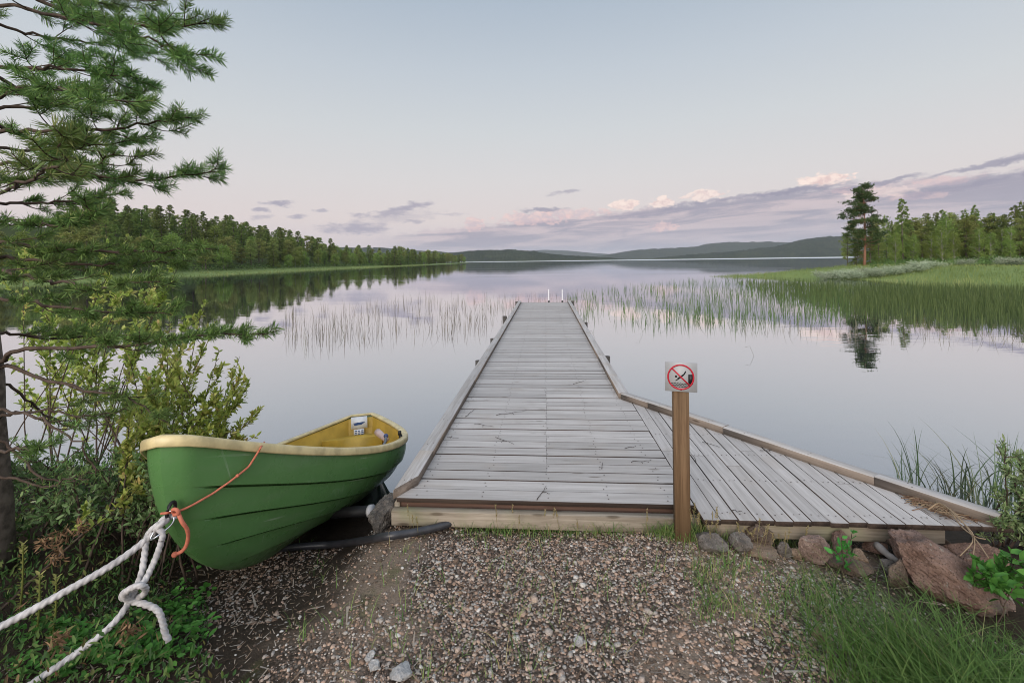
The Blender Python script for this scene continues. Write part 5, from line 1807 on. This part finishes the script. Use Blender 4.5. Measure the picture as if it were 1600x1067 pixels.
# ------------------------------------------------------------------ reeds and rushes in the lake
def build_reeds():
    r = np.random.default_rng(37)

    def field(n, pxr, top, bot, dens, h, w, name, mat, label, rn, curve=.18):
        px = r.uniform(pxr[0], pxr[1], n)
        yt = np.interp(px, *top); yb = np.interp(px, *bot)
        py = yt + (yb - yt) * r.random(n)
        k = r.random(n) < dens(px, (py - yt) / (yb - yt))
        px, py = px[k], py[k]
        u = px - 800; v_ = py - 407.5
        a = (u - ROLL * v_) / F; b = (v_ + ROLL * u) / F
        d = HC / b
        bs = np.stack([a * d, d, 0 * d - .25], -1)
        m_ = len(bs)
        hh = r.uniform(h[0], h[1], m_) + .25
        V, f, kk = blades(bs, hh, hh * np.abs(r.normal(0, curve, m_)), np.clip(r.uniform(w[0], w[1], m_) * (d / 18) ** .5, .004, .05), 3, r=r)
        tag(MB().add(V, f, np.repeat(np.clip(r.normal(rn, .22, m_), 0, 1), kk)).build(name, LM[mat]), label, 'reeds', kind='stuff')
    cl = lambda px, py: .5 + .5 * vnoise(np.stack([px * .018, py * 3.0, 0 * px], -1), 3)
    field(1500, (395, 905), ([395, 500, 640, 800, 905], [498, 484, 468, 464, 462]), ([395, 500, 640, 800, 905], [545, 538, 528, 515, 500]),
          lambda px, t: (.25 + .9 * cl(px, t)) * (px > 440 + 0 * t), (.25, .72), (.010, .018), 'reeds', 'reed', 'sparse thin brown reeds standing in the water left of the jetty', .45)
    field(4600, (885, 1330), ([885, 960, 1060, 1150, 1330], [464, 452, 440, 437, 455]), ([885, 1000, 1150, 1330], [498, 508, 508, 500]),
          lambda px, t: np.clip((.35 + .65 * sstep(px, 930, 1150)) * (.45 + .8 * cl(px, t)) * (1.15 - .5 * t), 0, 1), (.22, .70), (.013, .026), 'reeds', 'rushes', 'green reeds standing in the water right of the jetty', .35)
    field(30000, (1130, 1760), ([1130, 1200, 1330, 1480, 1760], [438, 440, 446, 450, 458]), ([1130, 1200, 1330, 1480, 1760], [446, 470, 496, 508, 530]),
          lambda px, t: np.clip(1.2 - 1.25 * t ** 1.2, .05, 1) * sstep(px, 1120, 1300) * (.55 + .6 * cl(px, t)), (.18, .72), (.018, .036), 'rushes', 'rushes', 'dense dark green rushes along the shore on the right', .4, .12)
    field(420, (1150, 1640), ([1150, 1640], [500, 520]), ([1150, 1640], [518, 540]), lambda px, t: .5 + 0 * t, (.2, .5), (.009, .016), 'reeds', 'reed', 'stray reeds in front of the dense rushes', .3, .25)
    # a few broken stems close by
    mb = MB()
    for (px, py, h) in [(1178, 556, .28), (1005, 520, .4), (930, 530, .3)]:
        p = at_z(px, py, 0); sg = r.choice([-1, 1])
        q = p + [sg * .10 * h / .3, 0, h * .8]
        v, f = tube(np.array([p - [0, 0, .2], p, q, q + [sg * .10, 0, -.05 * r.random()]]), .0028, 4); mb.add(v, f, .2)
    tag(mb.build('broken_reeds', LM['reed']), 'a few bent broken reed stems in the open water', 'reeds', kind='stuff')
    # grass of the meadows
    def meadow(poly, n, bounds, din, h, w, label):
        x = r.uniform(bounds[0], bounds[1], n); y = r.uniform(bounds[2], bounds[3], n)
        d = sdist(x, y, poly); k = (d > din[0]) & (d < din[1]); x, y = x[k], y[k]
        z = terrain(x, y)
        k = z > -.15; x, y, z = x[k], y[k], z[k]
        hh = r.uniform(h[0], h[1], len(x)) * (.75 + .45 * vnoise(np.stack([x * .25, y * .25, 0 * x], -1), 5) + .35 * vnoise(np.stack([x * 1.1, y * 1.1, 0 * x], -1), 7))
        V, f, kk = blades(np.stack([x, y, z - .03], -1), hh, hh * r.uniform(.1, .6, len(x)), r.uniform(w[0], w[1], len(x)), 2, r=r)
        c = .45 + .35 * vnoise(np.stack([x * .2, y * .2, 0 * x], -1), 15) + .3 * vnoise(np.stack([x * .8, y * .8, 0 * x], -1), 16) + r.normal(0, .18, len(x))
        tag(MB().add(V, f, np.repeat(np.clip(c, 0, 1), kk)).build('meadow_grass', LM['meadow']), label, 'grass', kind='stuff')
    meadow(PENINSULA, 42000, (24, 62), 28, 68) if False else None
    meadow(PENINSULA, 36000, (24, 60, 26, 66), (-1.5, 12), (.22, .5), (.02, .04), 'light green meadow grass on the right shore')
    meadow(LEFT_BANK, 26000, (-82, -52, 30, 330), (-2.5, 12), (.3, .55), (.05, .10), 'pale green grass strip along the far left shore')


build_reeds()


# ------------------------------------------------------------------ trees across the water
def tree_proto(kind, seed, n, size):
    """unit-height tree: (trunk mesh, crown mesh) as plain data"""
    r = np.random.default_rng(seed)
    P = np.stack([.012 * np.sin(np.linspace(0, 4, 12) + seed), .012 * np.cos(np.linspace(0, 3, 12) + seed), np.linspace(-.03, .97, 12)], -1)
    B_, D_, C_ = [], [], []
    mw = MB()
    rad = {'spruce': .013, 'birch': .011, 'fpine': .014, 'tpine': .0150}[kind]
    v, f = tube(P, np.linspace(rad, .002, 12) * (1.15 - .15 * np.linspace(0, 1, 12)), 8); mw.add(v, f)
    if kind == 'spruce':
        nb = 70
        for k in range(nb):
            z = .06 + .92 * (k / nb) ** 1.0
            L = (.20 - .012 * (seed % 3)) * (1 - z) ** .85 * r.uniform(.6, 1.25) + .012
            if r.random() < .10: continue
            a = k * 2.4 + r.normal(0, .4); d = np.array([cos(a), sin(a), -.28 + .55 * z])
            m_ = max(int(n / nb * (.4 + 1.6 * (1 - z))), 4)
            t = r.random(m_) ** .6
            b = np.array([0, 0, z]) + d * L * t[:, None] + r.normal(0, .006, (m_, 3)) - np.array([0, 0, .02]) * (t ** 2)[:, None]
            B_.append(b); D_.append(norm(d * .8 + r.normal(0, .6, (m_, 3)) + [0, 0, -.25])); C_.append(np.full(m_, r.normal(0, .1)))
    elif kind == 'birch':
        for k in range(34):
            z = r.uniform(.14, .95); env = .17 * np.sin(np.clip((z - .05) / .95, 0, 1) ** .8 * pi) ** .7 + .01
            a = r.uniform(0, 2 * pi); q = r.random() ** .5
            c = np.array([cos(a) * env * q, sin(a) * env * q, z])
            v, f = tube(np.array([[0, 0, max(z - .16, .05)], c * [.5, .5, 1] - [0, 0, .06], c]), [.004, .003, .001], 4); mw.add(v, f)
            m_ = n // 34; s = .055 * r.uniform(.6, 1.2)
            b = c + r.normal(0, 1, (m_, 3)) * s * [.8, .8, .9]
            B_.append(b); D_.append(norm(r.normal(0, 1, (m_, 3)) + [0, 0, -.3])); C_.append(np.full(m_, r.normal(0, .14)))
    else:
        tall = kind == 'tpine'
        nb = 62 if tall else 34
        z0 = .24 if tall else .22
        for k in range(nb):
            z = z0 + (.98 - z0) * ((k + r.random()) / nb)
            L = np.interp(z, [z0, .55, .75, .9, 1.0], [.24, .20, .14, .075, .03] if tall else [.12, .17, .15, .10, .04]) * r.uniform(.55, 1.25)
            a = r.uniform(0, 2 * pi); d = np.array([cos(a), sin(a), r.uniform(-.10, .35)])
            e = np.array([0, 0, z]) + d * L
            v, f = tube(smooth_path([[0, 0, z - .01], np.array([0, 0, z]) + d * L * .6 - [0, 0, .008], e + [0, 0, .012]], 6), np.linspace(.004, .001, 6), 4); mw.add(v, f)
            for j in range(2):
                c = np.array([0, 0, z]) + d * L * r.uniform(.45, 1.0) + r.normal(0, .018, 3) + [0, 0, .012]
                m_ = n // (nb * 2); s = np.array([.024, .024, .009]) if tall else np.array([.028, .028, .012]) * r.uniform(.7, 1.3)
                B_.append(c + r.normal(0, 1, (m_, 3)) * s); D_.append(norm(d * .5 + r.normal(0, .8, (m_, 3)) + [0, 0, .25])); C_.append(np.full(m_, r.normal(0, .14)))
        if tall:
            for k in range(16):      # dead lower branches
                z = r.uniform(.08, .34); a = r.uniform(0, 2 * pi); L = r.uniform(.03, .13)
                v, f = tube(np.array([[0, 0, z], [cos(a) * L, sin(a) * L, z - .01]]), [.0025, .001], 4); mw.add(v, f)
    B_ = np.concatenate(B_); D_ = np.concatenate(D_); C_ = np.concatenate(C_); m_ = len(B_)
    v, f, kk = tufts(B_, D_, size * r.uniform(.6, 1.4, m_), size * r.uniform(.35, .7, m_), r)
    c = np.clip(.45 + C_ + r.normal(0, .16, m_), 0, 1)
    return mw, (v, f, np.repeat(c, kk))


BARKS = {'spruce': BARKG, 'birch': BARKB, 'fpine': BARKG, 'tpine': BARKR}


def place_tree(proto, loc, h, rz, name, label, group, parts, width=1.0):
    """a copy of the proto (trunk object, crown object) standing on its own root"""
    tr, cr = proto
    t = empty(name, loc, label, 'tree', group, rz)
    t.scale = (h * width, h * width, h)
    for o in (tr, cr):
        c = o.copy(); COL.objects.link(c); c.parent = t
        c.name = o['part']
    return t


def make_proto(kind, seed, n, size):
    mw, (v, f, c) = tree_proto(kind, seed, n, size)
    a = mw.build('trunk', BARKS[kind]); b = MB().add(v, f, c).build('crown', LM[kind])
    a['part'] = 'trunk'; b['part'] = 'crown'
    for o in (a, b): COL.objects.unlink(o)
    return a, b


def make_single(kind, seed, n, size):
    mw, (v, f, c) = tree_proto(kind, seed, n, size)
    mw.add(v, f, c, 1)
    o = mw.build(kind, [BARKS[kind], LM[kind]])
    COL.objects.unlink(o)
    return o


def build_right_trees():
    r = np.random.default_rng(43)
    pr = {k: [make_proto(k, 10 + i, {'spruce': 5200, 'birch': 2600, 'fpine': 3000}[k], {'spruce': .022, 'birch': .028, 'fpine': .028}[k]) for i in range(3)] for k in ('spruce', 'birch', 'fpine')}
    tp = make_proto('tpine', 5, 9000, .024)
    NM = {'spruce': 'spruce_tree', 'birch': 'birch_tree', 'fpine': 'pine_tree'}

    def put(kind, px, ytop, d, label, group=None, width=1.0, proto=None, k=None):
        p = at_d(px, 400, d); z = gz(p[0], p[1]); top = at_d(px, ytop, d)[2]
        loc = (p[0], p[1], z)
        return place_tree(proto or pr[kind][r.integers(0, 3) if k is None else k], loc, (top - z), r.uniform(0, 6.28), NM.get(kind, 'pine_tree'), label, group, True, width)
    put('tpine', 1350, 290, 50.7, 'tall lone pine with a reddish trunk at the tip of the right shore', None, 1.0, tp)
    put('spruce', 1411, 308, 55, 'slender spruce with a dark pointed top, second tallest on the right shore', None, 1.0, k=0)
    put('spruce', 1385, 335, 58, 'dark spruce top just right of the tall lone pine')
    put('fpine', 1324, 366, 53, 'small thin pine left of the tall lone pine', None, 1.0)
    put('fpine', 1335, 348, 56, 'bushy pine close behind the left side of the tall lone pine', None, 1.1)
    put('fpine', 1372, 342, 53.5, 'bushy green pine between the tall lone pine and the slender spruce')
    put('birch', 1399, 362, 52, 'small round birch in front of the slender spruce')
    put('spruce', 1368, 338, 57, 'dark narrow spruce touching the right side of the tall lone pine')
    put('spruce', 1392, 344, 60, 'dark narrow spruce just left of the slender pointed spruce')
    put('spruce', 1361, 360, 52.5, 'low bushy spruce at the foot of the tall lone pine on its right', None, 1.7)
    put('spruce', 1339, 376, 52.5, 'smallest spruce, at the foot of the tall lone pine on its left', None, 1.7)
    G = 'trees of the wood on the right shore'
    lab = {'spruce': 'pointed spruce in the mixed wood on the right shore', 'birch': 'light green birch in the mixed wood on the right shore', 'fpine': 'round topped pine in the mixed wood on the right shore'}
    for (k, px, yt, d) in [('birch', 1428, 366, 55), ('fpine', 1440, 345, 60), ('spruce', 1441, 348, 66), ('birch', 1455, 362, 54), ('spruce', 1463, 330, 62), ('spruce', 1474, 326, 60), ('fpine', 1484, 334, 64), ('birch', 1472, 352, 53), ('birch', 1490, 360, 55),
                           ('spruce', 1507, 326, 60), ('spruce', 1524, 318, 62), ('fpine', 1510, 344, 56), ('birch', 1530, 356, 54), ('fpine', 1499, 346, 62), ('fpine', 1538, 343, 62), ('fpine', 1554, 338, 61), ('birch', 1548, 362, 54), ('birch', 1566, 356, 56), ('spruce', 1572, 336, 66),
                           ('spruce', 1585, 319, 58), ('spruce', 1599, 313, 58), ('birch', 1580, 352, 54), ('fpine', 1594, 342, 56), ('fpine', 1612, 325, 58), ('birch', 1425, 350, 64), ('fpine', 1405, 350, 66), ('spruce', 1456, 345, 66), ('spruce', 1518, 336, 66), ('spruce', 1545, 338, 68), ('spruce', 1492, 338, 68),
                           ('spruce', 1640, 310, 56), ('birch', 1630, 340, 53), ('fpine', 1670, 320, 58), ('birch', 1690, 335, 54), ('spruce', 1720, 305, 56), ('fpine', 1365, 362, 64), ('fpine', 1425, 372, 70), ('fpine', 1480, 368, 72), ('fpine', 1500, 368, 72), ('fpine', 1565, 364, 72), ('birch', 1605, 360, 70)]:
        put(k, px, yt, d, lab[k], G, r.uniform(1.0, 1.3) if k != 'birch' else r.uniform(.8, 1.1))
    for _ in range(46):
        px = r.uniform(1400, 1660); d = r.uniform(56, 74)
        k = r.choice(['spruce', 'birch', 'fpine'], p=[.62, .14, .24])
        put(k, px, r.uniform(338, 370) - (8 if k == 'spruce' else 0), d, lab[k], G, r.uniform(1.1, 1.4))
    # scrub along the edge of the wood
    rr = np.random.default_rng(5)
    n = 16000
    px = rr.uniform(1360, 1700, n); d = rr.uniform(47.5, 58, n)
    a = (px - 800) / F; x, y = a * d, d
    z = terrain(x, y); hh = (.25 + .75 * (.5 + .5 * vnoise(np.stack([x * .6, y * .6, 0 * x], -1), 4))) * sstep(d, 47.5, 52)
    b = np.stack([x, y, z + hh * rr.random(n)], -1)
    v, f, kk = tufts(b, norm(rr.normal(0, 1, (n, 3)) + [0, 0, .5]), rr.uniform(.10, .25, n), rr.uniform(.05, .12, n), rr)
    tag(MB().add(v, f, np.repeat(np.clip(.4 + .3 * vnoise(b * .8, 2) + rr.normal(0, .2, n), 0, 1), kk)).build('scrub', LM['ugrowth']), 'dark low scrub along the edge of the right hand wood', 'undergrowth', kind='stuff')
    # grey green willow bushes on the meadow
    spots = [(1290, 45.5, 1.0), (1308, 44.8, 1.0), (1326, 44.5, 1.0), (1344, 44.3, .95), (1362, 44.0, 1.0), (1381, 43.6, .95), (1400, 43.4, 1.0), (1420, 43.2, .95), (1440, 43.2, .9), (1458, 43.6, .9), (1508, 44.5, .75), (1572, 44.0, .8), (1590, 44.2, .8)]
    proto = None
    for i, (px, d, s) in enumerate(spots):
        p = at_d(px, 420, d); z = gz(p[0], p[1])
        if proto is None:
            n = 1500
            c = rr.normal(0, 1, (12, 3)) * [.34, .26, .12] + [0, 0, .42]
            b = c[rr.integers(0, 12, n)] + rr.normal(0, 1, (n, 3)) * [.17, .15, .13]; b[:, 2] = np.abs(b[:, 2])
            v, f, kk = tufts(b, norm(rr.normal(0, 1, (n, 3)) + [0, 0, .7]), rr.uniform(.06, .15, n), rr.uniform(.03, .06, n), rr)
            proto = MB().add(v, f, np.repeat(np.clip(.25 + .55 * b[:, 2] + rr.normal(0, .15, n), 0, 1), kk)).build('willow_bush', LM['grey'])
            o = proto
        else:
            o = proto.copy(); COL.objects.link(o)
        o.location = (p[0], p[1], z - .04); o.rotation_euler = (0, 0, rr.uniform(0, 6.28)); o.scale = (s * 1.35, s * 1.35, s * rr.uniform(1.05, 1.4))
        lb = 'low grey green willow bush in the row before the tall lone pine' if px < 1500 else ('low grey green willow bush standing alone on the right meadow' if px == 1508 else 'low grey green willow bush of the close pair at the right edge of the meadow')
        tag(o, lb, 'bush', 'grey green bushes on the right meadow')
    # the pale thing between the trunks
    p = at_d(1386, 402, 54)
    iv, if_ = ico(2)
    o = MB().add(iv * [.22, .2, .34] * (1 + .05 * vnoise(iv * 2, 1))[:, None], if_).build('white_boulder', ST['white'], smooth=True, loc=(p[0], p[1], p[2]))
    o.location.z = gz(p[0], p[1]) + 1.25
    bpy.data.objects.remove(o)


build_right_trees()


def build_left_forest():
    r = np.random.default_rng(47)
    pr = {k: [make_single(k, 30 + i, 3000, .034 if k != 'birch' else .038) for i in range(3)] for k in ('spruce', 'birch', 'fpine')}
    NM = {'spruce': 'spruce_tree', 'birch': 'birch_tree', 'fpine': 'pine_tree'}
    lab = {'spruce': 'dark pointed spruce in the forest across the bay on the left', 'birch': 'light green birch in the forest across the bay on the left', 'fpine': 'round topped pine in the forest across the bay on the left'}
    pts = []

    def scatter(n, yr, dr, sep, hr, mixp, lim=-1.15):
        c = 0
        for _ in range(60000):
            if c >= n: break
            y = r.uniform(*yr); x = -54 - r.uniform(0, dr[1] + 14)
            d = float(sdist(np.array([x]), np.array([y]), LEFT_BANK)[0])
            if d < dr[0] or d > dr[1]: continue
            if x / y < lim: continue
            s = sep * (1 + y / 260.0)
            if any((x - p[0]) ** 2 + (y - p[1]) ** 2 < s * s for p in pts): continue
            pts.append((x, y)); c += 1
            k = r.choice(['spruce', 'birch', 'fpine'], p=mixp)
            h = r.uniform(*hr) * (.8 if k == 'birch' else 1.0)
            o = pr[k][r.integers(0, 3)].copy(); COL.objects.link(o); o.name = NM[k]
            o.location = (x, y, gz(x, y) - .1); o.rotation_euler = (0, 0, r.uniform(0, 6.28))
            w = r.uniform(1.2, 1.7); o.scale = (h * w, h * w, h)
            tag(o, lab[k], 'tree', 'trees of the forest across the bay')
    scatter(62, (60, 270), (10, 18), 2.2, (5.5, 9), [.3, .45, .25])
    scatter(180, (72, 310), (17, 75), 2.5, (7.5, 11.5), [.70, .16, .14], -1.0)
    scatter(74, (255, 618), (7, 24), 2.4, (8.5, 12), [.4, .2, .4])
    # bushes along the foot of the forest
    n = 9000
    y = 60 + (r.random(n) ** 1.4) * 300; dd = r.uniform(8.5, 15, n); x = np.interp(y, LEFT_BANK[:7, 1], LEFT_BANK[:7, 0]) - dd
    hh = .5 + 1.1 * (.5 + .5 * vnoise(np.stack([x * .3, y * .3, 0 * x], -1), 6))
    b = np.stack([x, y, terrain(x, y) + hh * r.random(n)], -1)
    v, f, kk = tufts(b, norm(r.normal(0, 1, (n, 3)) + [0, 0, .5]), r.uniform(.25, .6, n), r.uniform(.12, .3, n), r)
    tag(MB().add(v, f, np.repeat(np.clip(.45 + .3 * vnoise(b * .3, 2) + r.normal(0, .2, n), 0, 1), kk)).build('scrub', LM['ugrowth']), 'dark scrub along the foot of the forest across the bay', 'undergrowth', kind='stuff')


build_left_forest()


# ------------------------------------------------------------------ evening haze over the lake
def build_haze():
    v, f = box(-9900, 9900, -9700, 10200, -3.2, 190)
    m_ = bpy.data.materials.new('haze')
    m_.use_nodes = True
    t = m_.node_tree; t.nodes.clear()
    out = t.nodes.new('ShaderNodeOutputMaterial')
    vol = t.nodes.new('ShaderNodeVolumePrincipled')
    vol.inputs['Color'].default_value = (.80, .86, .96, 1)
    vol.inputs['Density'].default_value = 0.00008
    vol.inputs['Anisotropy'].default_value = 0.0
    t.links.new(vol.outputs[0], out.inputs['Volume'])
    o = MB().add(v, f).build('haze', m_)
    tag(o, 'thin bluish evening haze over the whole lake', 'haze', kind='stuff')


build_haze()
